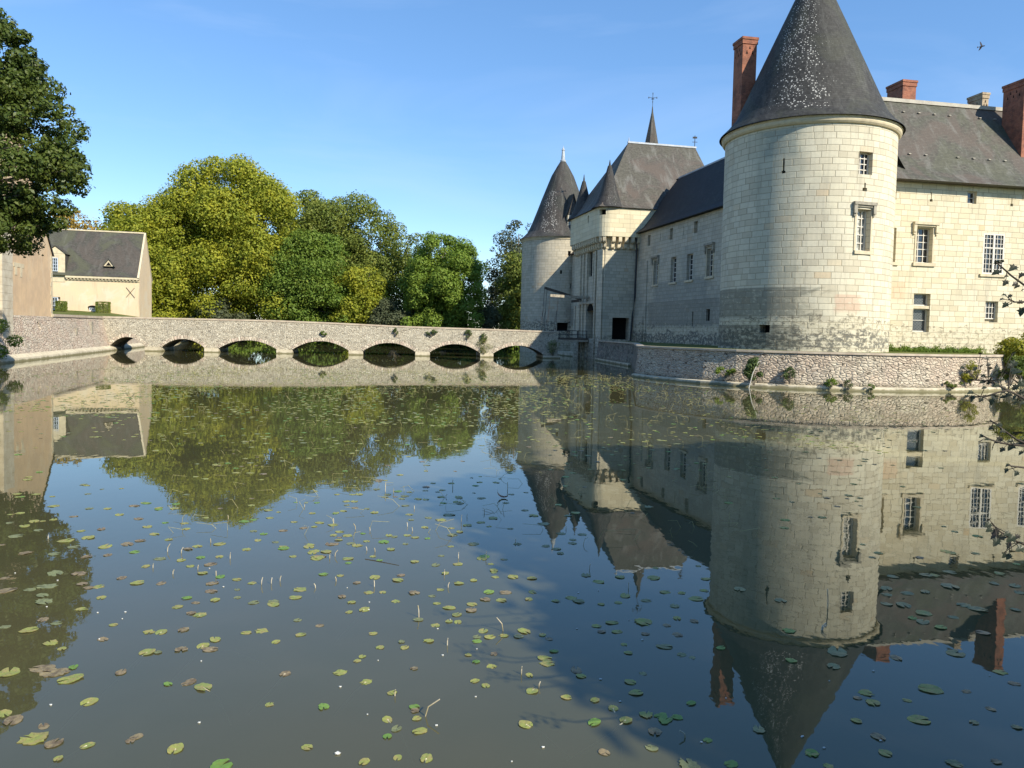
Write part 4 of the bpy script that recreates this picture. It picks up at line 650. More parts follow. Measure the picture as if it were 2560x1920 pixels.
for a,b,h in AR:
    mb=MB(); n=16; L=0; cx=(a+b)/2; pts=[]
    for k in range(n+1): x=a+(b-a)*k/n; pts.append((x,zbot(min(max(x,a+1e-3),b-1e-3))))
    for k in range(n):
        (x0,z0),(x1,z1)=pts[k],pts[k+1]; l=math.hypot(x1-x0,z1-z0)
        def off(i):
            p,q=pts[max(i-1,0)],pts[min(i+1,n)]; dx,dz=q[0]-p[0],q[1]-p[1]; m=math.hypot(dx,dz); return (pts[i][0]-dz/m*.42,pts[i][1]+dx/m*.42)
        (a0,c0),(a1,c1)=off(k),off(k+1)
        mb.face([frB(x0,z0,-.05),frB(x1,z1,-.05),frB(a1,c1,-.035),frB(a0,c0,-.035)],[(L,0),(L+l,0),(L+l,.42),(L,.42)])
        mb.face([frB(x0,z0,-.05),frB(x1,z1,-.05),frB(x1,z1,.0),frB(x0,z0,.0)],[(L,0),(L+l,0),(L+l,.05),(L,.05)]); L+=l
    build('arch_ring',mb,m_ring,t)
for (a0,b0,_),(a1,b1,_) in zip(AR,AR[1:]):
    mb=MB(); mb.box(frB,b0-.02,a1+.02,-.7,.48,-.22,WB+.2); build('pier_base',mb,m_plinth,t)
mb=MB(); mb.box(frB,48.63,50.9,-.7,.35,-.22,WB+.2); build('pier_base',mb,m_plinth,t)
mb=MB(); n=30
for d0,d1 in ((-.06,.42),(WB-.42,WB+.06)):
    for k in range(n):
        a,b=-5+55.65*k/n,-5+55.65*(k+1)/n; za,zb=ztop(a),ztop(b)
        mb.face([frB(a,za-.2,d0),frB(b,zb-.2,d0),frB(b,zb,d0),frB(a,za,d0)]); mb.face([frB(a,za,d0),frB(b,zb,d0),frB(b,zb,d1),frB(a,za,d1)]); mb.face([frB(a,za-.9,d1),frB(b,zb-.9,d1),frB(b,zb,d1),frB(a,za,d1)]); mb.face([frB(a,za-.2,d0),frB(b,zb-.2,d0),frB(b,zb-.2,d1),frB(a,za-.2,d1)])
build('coping',mb,m_coping,t)
mb=MB(); 
for k in range(n):
    a,b=-5+55.6*k/n,-5+55.6*(k+1)/n; mb.face([frB(a,ztop(a)-.9,.3),frB(b,ztop(b)-.9,.3),frB(b,ztop(b)-.9,WB-.3),frB(a,ztop(a)-.9,WB-.3)])
build('deck',mb,m_gravel,t)
# ---- drawbridge
t=thing('drawbridge',(8,101.5,2.4),'dark timber drawbridge with railings, lifting beams and chains before the gate','drawbridge')
e0=Vector(frB(50.6,0,.4)); frK=frame((5.7,100.2),(.976,.218),(-.218,.976))
mb=MB(); mb.box(frK,0,4.3,2.45,2.7,0,3.9); build('deck',mb,m_wood,t)
mb=MB(); mb.box(frK,-.15,4.3,2.2,2.44,-.05,.25); build('edge_beam',mb,m_woodp,t)
for d in (0.05,3.8):
    mb=MB(); mb.box(frK,0,4.2,3.6,3.68,d,d+.08); mb.box(frK,0,4.2,3.1,3.16,d+.01,d+.07)
    for u in (0,1.4,2.8,4.1): mb.box(frK,u,u+.08,2.7,3.599,d,d+.08)
    build('railing',mb,m_iron,t)
mb=MB(); mb.box(frK,-.35,-.05,2.2,3.75,-.2,.1); build('post',mb,m_woodp,t)
for d,ze,nm in ((.35,7.75,0),(3.3,9.3,1)):
    mb=MB(); P=Vector(frK(-.9,ze if nm else 8.15,d)); Q=Vector(frK(4.9,7.75 if nm else 8.0,d))
    s_=Vector((0,0,.17)); y_=Vector(frK(0,0,.12))-Vector(frK(0,0,0))
    def bar(P,Q,mbb):
        c=[P-s_-y_,P-s_+y_,P+s_+y_,P+s_-y_]; e=[Q-s_-y_,Q-s_+y_,Q+s_+y_,Q+s_-y_]
        for k in range(4): mbb.face([c[k],c[(k+1)%4],e[(k+1)%4],e[k]])
        mbb.face(c); mbb.face(e)
    bar(P,Q,mb); bm_=build('lifting_beam',mb,m_wood if nm else m_woodp,t)
    for dx in ((0,.35) if nm else (0,1.1)):
        mb=MB(); T=P+(Q-P)*(dx/5.8); mb.tube([T-Vector((0,0,.1)),Vector((T.x-.25,T.y,3.4))],.03,6); mb.tube([Vector((T.x-.12,T.y,6.4)),Vector((T.x-.55,T.y,3.4))],.028,6); build('chain',mb,m_iron,bm_)
mb=MB(); bar(Vector(frK(3.0,7.6,.2)),Vector(frK(3.0,7.6,3.6)),mb); build('cross_beam',mb,m_wood,t)
# ================================================================= LEFT BANK
LB=(-44.5,74.4); AL=Vector((-.25,.968)).normalized(); NL=(-AL.y,AL.x)   # inward is west
frK2=frame(LB,(AL.x,AL.y),NL)
batL=lambda u,z,d:frK2(u,z,d-.75*max(0,(3.7-z))/3.1)
t=thing('quay_wall',(-47,84,0),'pinkish battered rubble quay wall joining the left end of the bridge','wall')
mb=MB(); mb.wall(batL,-60,18.4,.3,3.8,[(-4.6,-4.05,2.55,3.3,.5)],du=1.5,zdiv=1); mb.wall(batL,23.6,78,.3,3.8,[],du=2,zdiv=1); build('rubble_face',mb,m_rub_l,t)
mb=MB(); mb.box(frK2,0.0,18.2,3.8,4.06,-.1,.5); build('coping',mb,m_coping,t)
mb=MB(); f2=lambda u,z,d:frK2(u,z,d); 
for k in range(69):
    a,b=-60+2*k,-58+2*k
    mb.face([f2(a,-.6,-1.3),f2(b,-.6,-1.3),f2(b,.30,-1.15),f2(a,.30,-1.15)]); mb.face([f2(a,.30,-1.15),f2(b,.30,-1.15),f2(b,.62,-.70),f2(a,.62,-.70)])
build('footing',mb,m_plinth,t)
mb=MB(); mb.box(frK2,6.1,6.4,2.0,2.7,-.5,-.1); mb.box(frK2,12.0,12.6,1.9,3.4,-.42,-.1); build('weathered_patch',mb,m_trimg,t)
# building on the quay
t=thing('gabled_building',(-50,68,3.8),'tall ochre rendered building with pale quoins at the left edge, half hidden by the tree','building')
HB=[]
mb=MB(); mb.wall(frK2,-19.8,0,3.7,9.95,HB); 
n=8
mb.face([frK2(-19.8,9.95,0),frK2(0,9.95,0),frK2(-9.9,20.6,0)])
mb.wall(lambda u,z,d:frK2(-.0,z,u),0,16,3.7,9.95,[]); mb.wall(lambda u,z,d:frK2(-19.8,z,u),0,16,3.7,9.95,[]); build('wall',mb,m_renderL,t)
mb=MB(); fq=lambda d,z,u:frK2(u,z,d)
for s,u0 in ((1,.35),(-1,-20.15)):
    mb.face([frK2(u0,9.6,-.12),frK2(u0,9.6,16),frK2(-9.9,20.85,16),frK2(-9.9,20.85,-.12)],[(0,0),(16,0),(16,15),(0,15)])
    mb.face([frK2(u0,9.6,-.12),frK2(-9.9,20.85,-.12),frK2(-9.9,20.6,-.12),frK2(u0+(-.3 if s>0 else .3),9.6,-.12)])
build('roof',mb,m_slhouse,t)
mb=MB(); z=3.75; k=0
while z<9.6:
    h=.42; w_=.52 if k%2 else .36; mb.box(frK2,-w_,.02,z,z+h-.012,-.035,.3); z+=h; k+=1
build('quoins',mb,m_trim,t)
mb=MB(); z=0.6; k=0
while z<9.9:
    h=.62; w_=.2*(k%2); mb.box(frK2,-13.5,-11.3+w_*.4,z,z+h-.015,-.42,-.005); z+=h; k+=1
build('buttress',mb,plain('pale buttress stone',(.56,.51,.40),.9,.2,c2=(.44,.38,.28),scale=1.2,bump=.4),t)
mb=MB(); mb.box(frK2,-9.9,-7.5,7.9,8.25,-.03,-.004); mb.box(frK2,-9.6,-9.1,7.2,7.9,-.03,-.004); mb.box(frK2,-8.4,-7.9,7.1,7.9,-.03,-.004); build('bare_stone_patch',mb,m_trim,t)
slot(t,batL,-4.6,-4.05,2.55,3.3,.48,'drain_hole',m_dark)
# ---- gabled house
AD=Vector((-.24,.97)).normalized(); BD=(AD.y,-AD.x); G0=(-54.8,113.0); frM=frame(G0,BD,(AD.x,AD.y))
t=thing('house',(-62,117,4),'ochre rendered house with steep mossy slate roof, a dormer and an iron cross tie','house')
m_x=m_render
HM=[(-11.6,-10.45,5.0,6.82,.35),(-6.86,-5.62,5.0,5.45,.3)]
mb=MB(); mb.wall(frM,-22,0,3.4,9.95,HM); D=8.3; zr=16.85; ya=4.1
gf=lambda u,z,d:frM(0-d,z,u)
mb.wall(gf,0,D,3.4,9.95,[]); mb.face([frM(0,9.95,0),frM(0,9.95,D),frM(0,zr-.02,ya)],[(0,9.95),(D,9.95),(ya,zr)]); mb.wall(lambda u,z,d:frM(-u,z,D),0,22,3.4,9.95,[]); mb.wall(lambda u,z,d:frM(-22,z,u),0,D,3.4,9.95,[]); build('wall',mb,m_render,t)
mb=MB(); roofstrip(mb,frM,-22,-.22,[(-.45,9.95),(-.4,10.02),(.2,10.6),(ya,zr)]); roofstrip(mb,frM,-22,-.22,[(D+.4,10),(ya,zr)]); build('roof',mb,m_slhouse,t)
mb=MB(); # gable coping
for (y0,z0,y1,z1) in ((-.5,9.9,ya,zr+.12),(D+.4,9.9,ya,zr+.12)):
    mb.face([frM(-.22,z0,y0),frM(.04,z0,y0),frM(.04,z1,y1),frM(-.22,z1,y1)]); mb.face([frM(.04,z0,y0),frM(.04,z1,y1),frM(.04,z1-.3,y1),frM(.04,z0-.25,y0+(.2 if y0<0 else -.2))])
build('gable_coping',mb,m_trim,t)
mb=MB(); mb.box(frM,-22,-.2,zr-.04,zr+.16,ya-.14,ya+.14); build('ridge_cap',mb,m_trim,t)
mb=MB(); mb.box(frM,-9.7,0.0,9.62,9.94,-.38,-.003); mb.box(frM,-9.7,0.0,9.3,9.42,-.10,-.003)
u=-9.6
while u<-.2: mb.box(frM,u,u+.2,9.42,9.619,-.30,-.003); u+=.46
build('cornice',mb,m_trim,t)
mb=MB(); mb.box(frM,-12.2,-9.8,9.0,13.0,-.06,.35); mb.face([frM(-12.3,13.0,-.10),frM(-9.7,13.0,-.10),frM(-11,14.0,-.10)]); dm=build('dormer',mb,m_trim,t)
mb=MB()
for s in (-1,1): mb.face([frM(-11+1.45*s,12.95,-.25),frM(-11+1.45*s,12.95,3.0),frM(-11,14.1,3.0),frM(-11,14.1,-.25)])
build('dormer_roof',mb,m_slhouse,dm); mb=MB(); mb.box(frM,-9.795,-9.72,10.2,12.9,.0,2.0); build('dormer_cheek',mb,m_slhouse,dm)
frM2=lambda u,z,d:frM(u,z,d-.32)
window(t,frM2,-11.54,-10.66,10.47,12.39,.22,3,4,mat=m_frameb,bar=.05)
window(t,frM,-11.6,-10.75,5.0,6.82,.2,2,3,mat=m_frameb,rim=.12,bar=.05)
window(t,frM,-6.7,-5.7,5.0,5.44,.2,4,1,mat=m_frameb,bar=.05)
mb=MB(); rr=.66
for k in range(8):
    t0,t1=math.pi*k/8,math.pi*(k+1)/8; mb.face([frM(-6.24-rr*math.cos(t0),5.45+.3*math.sin(t0),-.006),frM(-6.24-rr*math.cos(t1),5.45+.3*math.sin(t1),-.006),frM(-6.24,5.45,-.006)])
build('arch_head',mb,m_dark,t)
mb=MB()
for s in (-1,1):
    a,b=(-1.78,8.5),(-.62,7.0)
    if s<0: a,b=(-.66,8.46),(-1.78,7.05)
    n=6
    for k in range(n):
        x0,z0=a[0]+(b[0]-a[0])*k/n,a[1]+(b[1]-a[1])*k/n; x1,z1=a[0]+(b[0]-a[0])*(k+1)/n,a[1]+(b[1]-a[1])*(k+1)/n
        mb.tube([frM(x0,z0,-.06),frM(x1,z1,-.06)],.035,5)
build('cross_tie',mb,m_iron,t)
mb=MB(); P=lambda u,z,d:frM(u,z,d)   # triangular roof vent
zs=lambda z:.2+(z-10.6)*(ya-.2)/(zr-10.6)
mb.face([P(-4.85,11.5,zs(11.5)-.5),P(-3.5,11.5,zs(11.5)-.5),P(-4.18,12.4,zs(11.5)-.5)]); vt=build('roof_vent',mb,m_trim,t)
mb=MB(); mb.face([P(-4.55,11.58,zs(11.5)-.52),P(-3.8,11.58,zs(11.5)-.52),P(-4.18,12.1,zs(11.5)-.52)]); build('vent_opening',mb,m_dark,vt)
mb=MB()
for s in (-1,1): mb.face([P(-4.18+.8*s,11.4,zs(11.5)-.62),P(-4.18,12.5,zs(11.5)-.62),P(-4.18,12.5,zs(12.5)+.1),P(-4.18+.8*s,11.4,zs(11.4)+.1)])
build('vent_roof',mb,m_slhouse,vt)
# ================================================================= GROUND AND WATER
mb=MB(); m0,m1,m2,m3,m4=(-34,.8,1.8),(6,.8,1.8),(95,60,1.4),(95,150,1.0),(-72,150,1.0)
o0,o1,o2,o3=(-3000,-3000,1.5),(3000,-3000,1.5),(3000,3000,1.5),(-3000,3000,1.5)
for f_ in ([o0,o1,m1,m0],[o1,m2,m1],[o1,o2,m3,m2],[o2,o3,m4,m3],[o3,o0,m0,m4]): mb.face(f_,[(p[0],p[1]) for p in f_])
for a,b in ((m0,m1),(m1,m2),(m2,m3),(m3,m4),(m4,m0)): mb.face([a,b,(b[0],b[1],-1.6),(a[0],a[1],-1.6)])
o_=build('ground',mb,m_grass); o_['kind']='structure'
mb=MB(); 
la=[frK2(u,3.86,.35) for u in (-60,-30,0,18)]+[(-51,98,3.86),(-53.6,112.5,4.1),(-57.5,150,3.8)]
hb_=[frM(0,4.25,-.02),frM(-4,4.75,-.02),frM(-9,4.95,-.02),frM(-22,5.0,-.02)]
mb.face([la[0],la[1],(-140,20,4),(-140,0,4)]); mb.face([la[1],la[2],(-140,70,4.5),(-140,20,4)])
mb.face([la[2],la[3],la[4],hb_[0],hb_[1],hb_[2],hb_[3],(-140,100,5),(-140,70,4.5)]); mb.face([la[4],la[5],hb_[0]]); mb.face([la[5],la[6],(-140,150,4.5),(-140,100,5),hb_[3],frM(-22,4.3,9),frM(0,4.2,9),hb_[0]])
o_=build('lawn',mb,m_grass); o_['kind']='structure'
g=NT('moat bed',.95,.1); m_bed=g.col(g.mix(g.step(g.noise(g.obj(),.5,5),.35,.65),(.14,.13,.07),(.09,.09,.045)))
mb=MB(); mb.face([(-90,-5,-1.1),(110,-5,-1.1),(110,155,-1.1),(-90,155,-1.1)]); o_=build('moat_bed',mb,m_bed); o_['kind']='structure'
g=NT('moat water',.02,.5); t_=g.t; P_=g.obj()
n1=g.noise(g.map(P_,(.9,.55,1)),1.0,3,.5); n2=g.noise(g.map(P_,(5,3.0,1)),1.0,2,.5); n3=g.noise(g.map(P_,(.12,.08,1)),1.0,3,.6)
bp=g.n('ShaderNodeBump'); bp.inputs['Strength'].default_value=1.0; bp.inputs['Distance'].default_value=.0021
hh=g.mth('ADD',g.mth('MULTIPLY',n1,1.0),g.mth('MULTIPLY',g.mth('MULTIPLY',n2,g.step(n3,.35,.65)),.55)); g.l(hh,bp.inputs['Height'])
fr_=g.n('ShaderNodeFresnel'); fr_.inputs['IOR'].default_value=1.54; g.l(bp.outputs[0],fr_.inputs['Normal'])
gl=g.n('ShaderNodeBsdfGlossy'); gl.inputs['Roughness'].default_value=.012; gl.inputs['Color'].default_value=(.95,.96,.92,1); g.l(bp.outputs[0],gl.inputs['Normal'])
df=g.n('ShaderNodeBsdfDiffuse'); mur=g.noise(P_,.18,4,.6); g.l(g.mix(g.step(mur,.35,.65),(.118,.108,.052),(.100,.098,.046)),df.inputs['Color'])
tr=g.n('ShaderNodeBsdfTransparent'); tr.inputs['Color'].default_value=(.75,.75,.6,1)
m1_=g.n('ShaderNodeMixShader'); m1_.inputs[0].default_value=.36; g.l(df.outputs[0],m1_.inputs[1]); g.l(tr.outputs[0],m1_.inputs[2])
m2_=g.n('ShaderNodeMixShader'); g.l(fr_.outputs[0],m2_.inputs[0]); g.l(m1_.outputs[0],m2_.inputs[1]); g.l(gl.outputs[0],m2_.inputs[2]); g.l(m2_.outputs[0],g.out.inputs[0])
mb=MB(); mb.face([(-90,-3,0),(110,-3,0),(110,152,0),(-90,152,0)]); o_=build('moat_water',mb,g.m); o_['kind']='structure'
# ================================================================= VEGETATION
def leafmesh(name,pos,nor,size,mat,parent=None,loc=None,aspect=1.5,fold=True):
    n=len(pos); pos=np.asarray(pos,float); nor=np.asarray(nor,float)
    off=rootloc(parent) if parent is not None else (np.array(loc) if loc is not None else np.zeros(3)); pos=pos-off
    nor/=np.linalg.norm(nor,axis=1,keepdims=True)+1e-9
    a=rng.normal(size=(n,3)); t=np.cross(nor,a); t/=np.linalg.norm(t,axis=1,keepdims=True)+1e-9; b=np.cross(nor,t)
    s=(size*rng.uniform(.6,1.35,n))[:,None]
    # rhombic leaf: base, side, tip, side
    v=np.empty((n,4,3)); v[:,0]=pos-t*s*.5; v[:,1]=pos+b*s*.5/aspect+nor*s*.08; v[:,2]=pos+t*s*.5; v[:,3]=pos-b*s*.5/aspect+nor*s*.08
    me=bpy.data.meshes.new(name); me.vertices.add(n*4); me.vertices.foreach_set('co',v.ravel()); me.loops.add(n*4); me.loops.foreach_set('vertex_index',np.arange(n*4,dtype=np.int32))
    me.polygons.add(n); me.polygons.foreach_set('loop_start',np.arange(0,n*4,4,dtype=np.int32)); me.update(); me.validate()
    me.materials.append(mat); o=bpy.data.objects.new(name,me); COL.objects.link(o)
    if parent is not None: o.parent=parent
    elif loc is not None: o.location=loc
    return o
def blobs_in(c,r,k,br,zmin=None,seed=0,top=1.0):
    g=np.random.default_rng(seed); out=[]
    while len(out)<k:
        d=g.normal(size=3); d/=np.linalg.norm(d); q=g.uniform(.55,1.0)**.5
        p=np.array(c)+d*np.array(r)*q*(1-br*.55/max(r))
        if d[1]>.55 and g.random()<.6: continue
        out.append((p,br*g.uniform(.65,1.3)*np.array([1,1,.8])))
    return out
def leaves_on(bl,n,up=.25,seed=1,hole=.0):
    g=np.random.default_rng(seed); w_=np.array([(b[1][0]*b[1][2]) for b in bl]); k=g.choice(len(bl),n,p=w_/w_.sum())
    C=np.array([b[0] for b in bl])[k]; Rr=np.array([b[1] for b in bl])[k]
    d=g.normal(size=(n,3)); d/=np.linalg.norm(d,axis=1,keepdims=True); rad=1-np.abs(g.normal(0,.22,n)); rad=np.where(g.random(n)<.10,rad*1.22,rad)
    P=C+d*Rr*rad[:,None]; N=d+g.normal(size=(n,3))*.55+np.array([0,0,up]); return P,N
LG=dict(
 plane=leafmat('plane tree leaves',[(0,(.075,.115,.012)),(.25,(.15,.19,.020)),(.5,(.26,.28,.030)),(.8,(.38,.36,.035)),(1,(.45,.35,.04))],.40,gain=1.15),
 green=leafmat('green leaves',[(0,(.045,.09,.014)),(.35,(.085,.14,.02)),(.7,(.14,.19,.028)),(1,(.20,.20,.03))],.34,gain=1.35),
 olive=leafmat('olive green leaves',[(0,(.055,.085,.018)),(.35,(.10,.135,.025)),(.7,(.17,.19,.035)),(1,(.25,.21,.04))],.32,gain=1.3),
 dark=leafmat('dark oak leaves',[(0,(.028,.045,.010)),(.4,(.055,.082,.016)),(.75,(.095,.115,.022)),(.93,(.16,.14,.03)),(1,(.26,.15,.04))],.30,.45,gain=1.25),
 olivedk=leafmat('undergrowth leaves',[(0,(.018,.032,.008)),(.5,(.035,.055,.012)),(1,(.07,.085,.02))],.15),
 bright=leafmat('bright green leaves',[(0,(.07,.13,.02)),(.35,(.135,.215,.03)),(.7,(.21,.285,.04)),(1,(.29,.30,.045))],.32),
 gold=leafmat('golden leaves',[(0,(.16,.12,.03)),(.4,(.30,.21,.04)),(.8,(.42,.27,.05)),(1,(.45,.22,.04))],.3),
 grey=leafmat('grey green leaves',[(0,(.04,.055,.03)),(.5,(.075,.09,.045)),(1,(.11,.12,.05))],.2),
 conif=leafmat('conifer needles',[(0,(.012,.022,.014)),(.6,(.025,.04,.022)),(1,(.05,.06,.03))],.05),
 shrub=leafmat('yellow shrub leaves',[(0,(.12,.14,.02)),(.5,(.30,.30,.03)),(1,(.45,.38,.05))],.35,clump=1.5),
 moss=leafmat('ivy leaves',[(0,(.04,.07,.02)),(.5,(.08,.12,.035)),(1,(.14,.16,.05))],.2,clump=2),
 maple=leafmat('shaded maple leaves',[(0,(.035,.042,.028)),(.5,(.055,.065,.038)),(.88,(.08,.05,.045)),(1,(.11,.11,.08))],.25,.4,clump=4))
m_bark=plain('bark',(.14,.115,.085),.9,.1,c2=(.24,.21,.16),scale=2.5,bump=.5); m_barkd=plain('dark bark',(.05,.042,.033),.9,.1,c2=(.09,.075,.06),scale=5)
def tree(name,label,x,y,z0,h,rx,ry,mat,n,size,k=60,br=None,seed=1,base=.15,bark=None,group=None,extra=None,rz=None,cz=None):
    t=thing(name,(x,y,z0),label,'tree',group); g=random.Random(seed)
    rz=rz or h*(1-base)/2; cz=cz or z0+h-rz; br=br or max(rx,rz)*.24
    bl=blobs_in((x,y,cz),(rx,ry,rz),k,br,seed=seed)
    q=np.random.default_rng(seed+100)
    if base<.1:
        for _ in range(int(k*.38)): bl.append((np.array([x+q.uniform(-.82,.82)*rx,y-q.uniform(.0,.75)*ry,q.uniform(z0+1.2,cz)]),br*q.uniform(.6,1.05)*np.array([1,1,.85])))
    for _ in range(int(k*.45)):
        d=q.normal(size=3); d/=np.linalg.norm(d); bl.append((np.array([x,y,cz])+d*np.array([rx,ry,rz])*q.uniform(.1,.55),br*q.uniform(1.0,1.4)*np.array([1,1,.9])))
    for _ in range(int(k*.5)):
        d=q.normal(size=3); d/=np.linalg.norm(d); d[1]=-abs(d[1])*.7; rr_=q.uniform(.84,.95); bl.append((np.array([x,y,cz])+d*np.array([rx,ry,rz])*rr_,br*q.uniform(.22,.42)*np.array([1,1,.8])))
    P,N=leaves_on(bl,n,seed=seed+1); leafmesh('crown',P,N,size,mat,t)
    mb=MB(); r0=max(.25,h*.022); mb.tube([(x,y,z0-.2),(x+.2,y,z0+h*.25),(x-.1,y+.1,z0+h*.55),(x,y,z0+h*.85)],[r0*1.25,r0,r0*.6,r0*.12],9)
    for b in bl[::max(1,len(bl)//8)]:
        s=g.uniform(.2,.55); q=Vector((x,y,z0+h*s)); e=Vector(b[0]); m=(q+e)/2+Vector((0,0,-.06*h*g.random())); mb.tube([q,m,e],[r0*.42,r0*.25,.05],6)
    build('trunk',mb,bark or m_bark,t); return t
tree('plane_tree','tallest broad yellow green plane tree, its rounded top above all the others',-57.0,152,1,36.0,16.0,9,LG['plane'],190000,.47,k=150,br=3.3,seed=3,base=.02)
tree('plane_tree','lower plane tree filling the slope between the house roof and the tallest tree',-70,146,1.5,26,9.0,8,LG['plane'],85000,.45,k=80,br=2.6,seed=5,base=.02)
tree('leafy_tree','tall olive green tree right of the tallest plane tree, set back behind it',-35.5,163,1,31.5,13.5,8,LG['olive'],105000,.43,k=90,br=2.6,seed=7,base=.04)
tree('leafy_tree','pale thin topped tree showing between the two tallest crowns',-44.5,168,1,32.5,7.5,6,LG['olive'],26000,.5,k=26,br=2.2,seed=9,base=.3)
tree('leafy_tree','dense mid green tree in front of the olive one, hanging low over the bridge',-39.0,150,1,21.5,10.5,6,LG['green'],80000,.42,k=76,br=2.3,seed=11,base=.0)
tree('leafy_tree','small yellow green tree at the right foot of the olive tree',-29.5,149,1,15,5.2,4,LG['plane'],17000,.45,k=36,br=1.8,seed=13,base=.0)
tree('leafy_tree','rounded bright green tree standing alone right of the wood',-13.2,147,.8,21.5,8.0,7,LG['bright'],85000,.38,k=80,br=1.9,seed=15,base=.0)
tree('leafy_tree','thin golden topped tree peeping out left of the rounded bright green tree',-22.0,158,1,24,6.0,4,LG['olive'],17000,.42,k=34,br=1.8,seed=17,base=.05)
tree('conifer','dark conifer with flat boughs half hidden behind the olive tree',-30.8,172,1,24,3.0,3.0,LG['conif'],9000,.45,k=26,br=1.5,seed=19,base=.15)
tree('leafy_tree','dark blue green tree with ragged left edge beside the farther round tower',.8,163,1,27,7.2,6,LG['grey'],24000,.45,k=54,br=2.0,seed=21,base=.0)
tree('leafy_tree','lower yellowing tree touching the foot of the farther round tower',2.0,150,1,20,5.2,4,LG['olive'],20000,.42,k=42,br=1.8,seed=23,base=.0)
tree('golden_tree','golden autumn tree rising behind the left part of the house roof',-91.5,160,3,24.5,7.0,5,LG['gold'],14000,.5,k=34,br=2.2,seed=25,base=.1)
tree('golden_tree','smaller golden tree between the house roof ridge and the plane trees',-84.5,163,3,22,4.8,5,LG['gold'],9000,.5,k=24,br=2.0,seed=27,base=.1)
def bush(name,label,x,y,z0,rx,ry,rz,mat,n,size,cat='shrub',k=14,seed=1,group=None,stem=True):
    t=thing(name,(x,y,z0),label,cat,group); bl=blobs_in((x,y,z0+rz),(rx,ry,rz),k,min(rx,rz)*.42,seed=seed); P,N=leaves_on(bl,n,seed=seed); P[:,2]=np.maximum(P[:,2],z0-.1); leafmesh('foliage',P,N,size,mat,t)
    if stem:
        mb=MB(); g=random.Random(seed)
        for b in bl[::2]: mb.tube([(x+g.uniform(-.1,.1)*rx,y,z0-.1),tuple((Vector((x,y,z0))+Vector(b[0]))/2),tuple(b[0])],[.05*max(rx,.4),.03*max(rx,.4),.01],5)
        build('stem',mb,m_bark,t)
    return t
bush('shrub','rounded grey green shrub beyond the middle of the bridge',-22.5,146.5,.9,5.0,3,4.2,LG['grey'],9000,.38,seed=31)
bush('shrub','low dark shrub between the rounded green tree and the far round tower trees',-5.0,147,.9,3.0,2.5,3.8,LG['grey'],6000,.38,seed=33)
bush('shrub','low dark shrub under the tallest plane tree beyond the left arches',-56,147,.9,7,2,3.6,LG['grey'],9000,.4,seed=35)
bush('shrub','low green shrub left of the rounded green tree trunk',-19,148,.9,3.5,2.2,2.6,LG['green'],5000,.38,seed=36)
bush('shrub','leafy green bush leaning over the water at the left edge',-40.6,59.5,0.1,2.6,2.2,2.1,LG['green'],9000,.16,seed=37)
g=np.random.default_rng(77); bl=[]
for i in range(210):
    X=-115+175*i/209; bl.append((np.array([X+g.uniform(-1,1),174+g.uniform(-4,4),g.uniform(1.5,8.5)]),np.array([2.8,2.4,g.uniform(2.2,3.8)])))
for i in range(150):
    X=-60+95*i/149; bl.append((np.array([X,149.2+g.uniform(-.9,.9),g.uniform(.2,1.9)]),np.array([1.5,1.0,g.uniform(.9,1.5)])))
P,N=leaves_on(bl[:210],62000,seed=78); o_=leafmesh('far_wood',P,N,.55,LG['olivedk'],loc=(-20,170,1)); tag(o_,'dark undergrowth of the wood closing the view under the tree crowns','wood',kind='stuff')
P,N=leaves_on(bl[210:],42000,seed=79); o_=leafmesh('waterside_scrub',P,N,.42,LG['bright'],loc=(-15,150,1)); tag(o_,'low green scrub along the far shore seen through the bridge arches','scrub',kind='stuff')
# overhanging oak at left
tt=tree('oak_tree','dark green oak overhanging from the upper left edge, near the ochre building',-38.5,45.5,2,24,1,1,LG['dark'],500,.3,k=8,seed=41)
bpy.data.objects.remove([c for c in tt.children if c.name.startswith('crown')][0])
def oakb():
    # blobs filling the outline seen against the sky: (X,Z) boundary at the tree's depth
    g=np.random.default_rng(5); bl=[]
    edge=[(7.0,-31.3),(8.0,-29.2),(9.0,-27.6),(10.5,-26.7),(12.0,-26.0),(13.2,-25.8),(14.3,-26.7),(15.5,-26.9),(17.0,-27.8),(18.2,-28.6),(19.8,-29.3),(21.3,-30.2),(22.0,-31.0)]
    zs=[a for a,b in edge]; xs=[b for a,b in edge]
    while len(bl)<150:
        z=g.uniform(7.4,20.6); xr=float(np.interp(z,zs,xs)); x=xr-1.0-abs(g.exponential(3.2))
        if x<-45: continue
        r=g.uniform(.45,1.1); bl.append((np.array([x,45.5+g.uniform(-3.5,3.5)+0*x,z]),np.array([r,r,r*.8])))
    for _ in range(75):
        z=g.uniform(7.2,21.0); xr=float(np.interp(z,zs,xs)); r=g.uniform(.22,.5); bl.append((np.array([xr-g.uniform(-.35,1.1),45.5+g.uniform(-1.5,1.5),z]),np.array([r*1.5,r,r])))
    return bl
ob=oakb(); P,N=leaves_on(ob,56000,seed=43); leafmesh('crown',P,N,.24,LG['dark'],tt,aspect=1.8)
mb=MB(); g_=random.Random(3)
for b in ob[::3]:
    e=Vector(b[0]); q=Vector((-38.3,45.5,max(5,e.z-3.5))); m=(q+e)/2+Vector((0,0,.8)); mb.tube([q,m,e],[.13,.08,.02],6)
build('limbs',mb,m_barkd,tt)
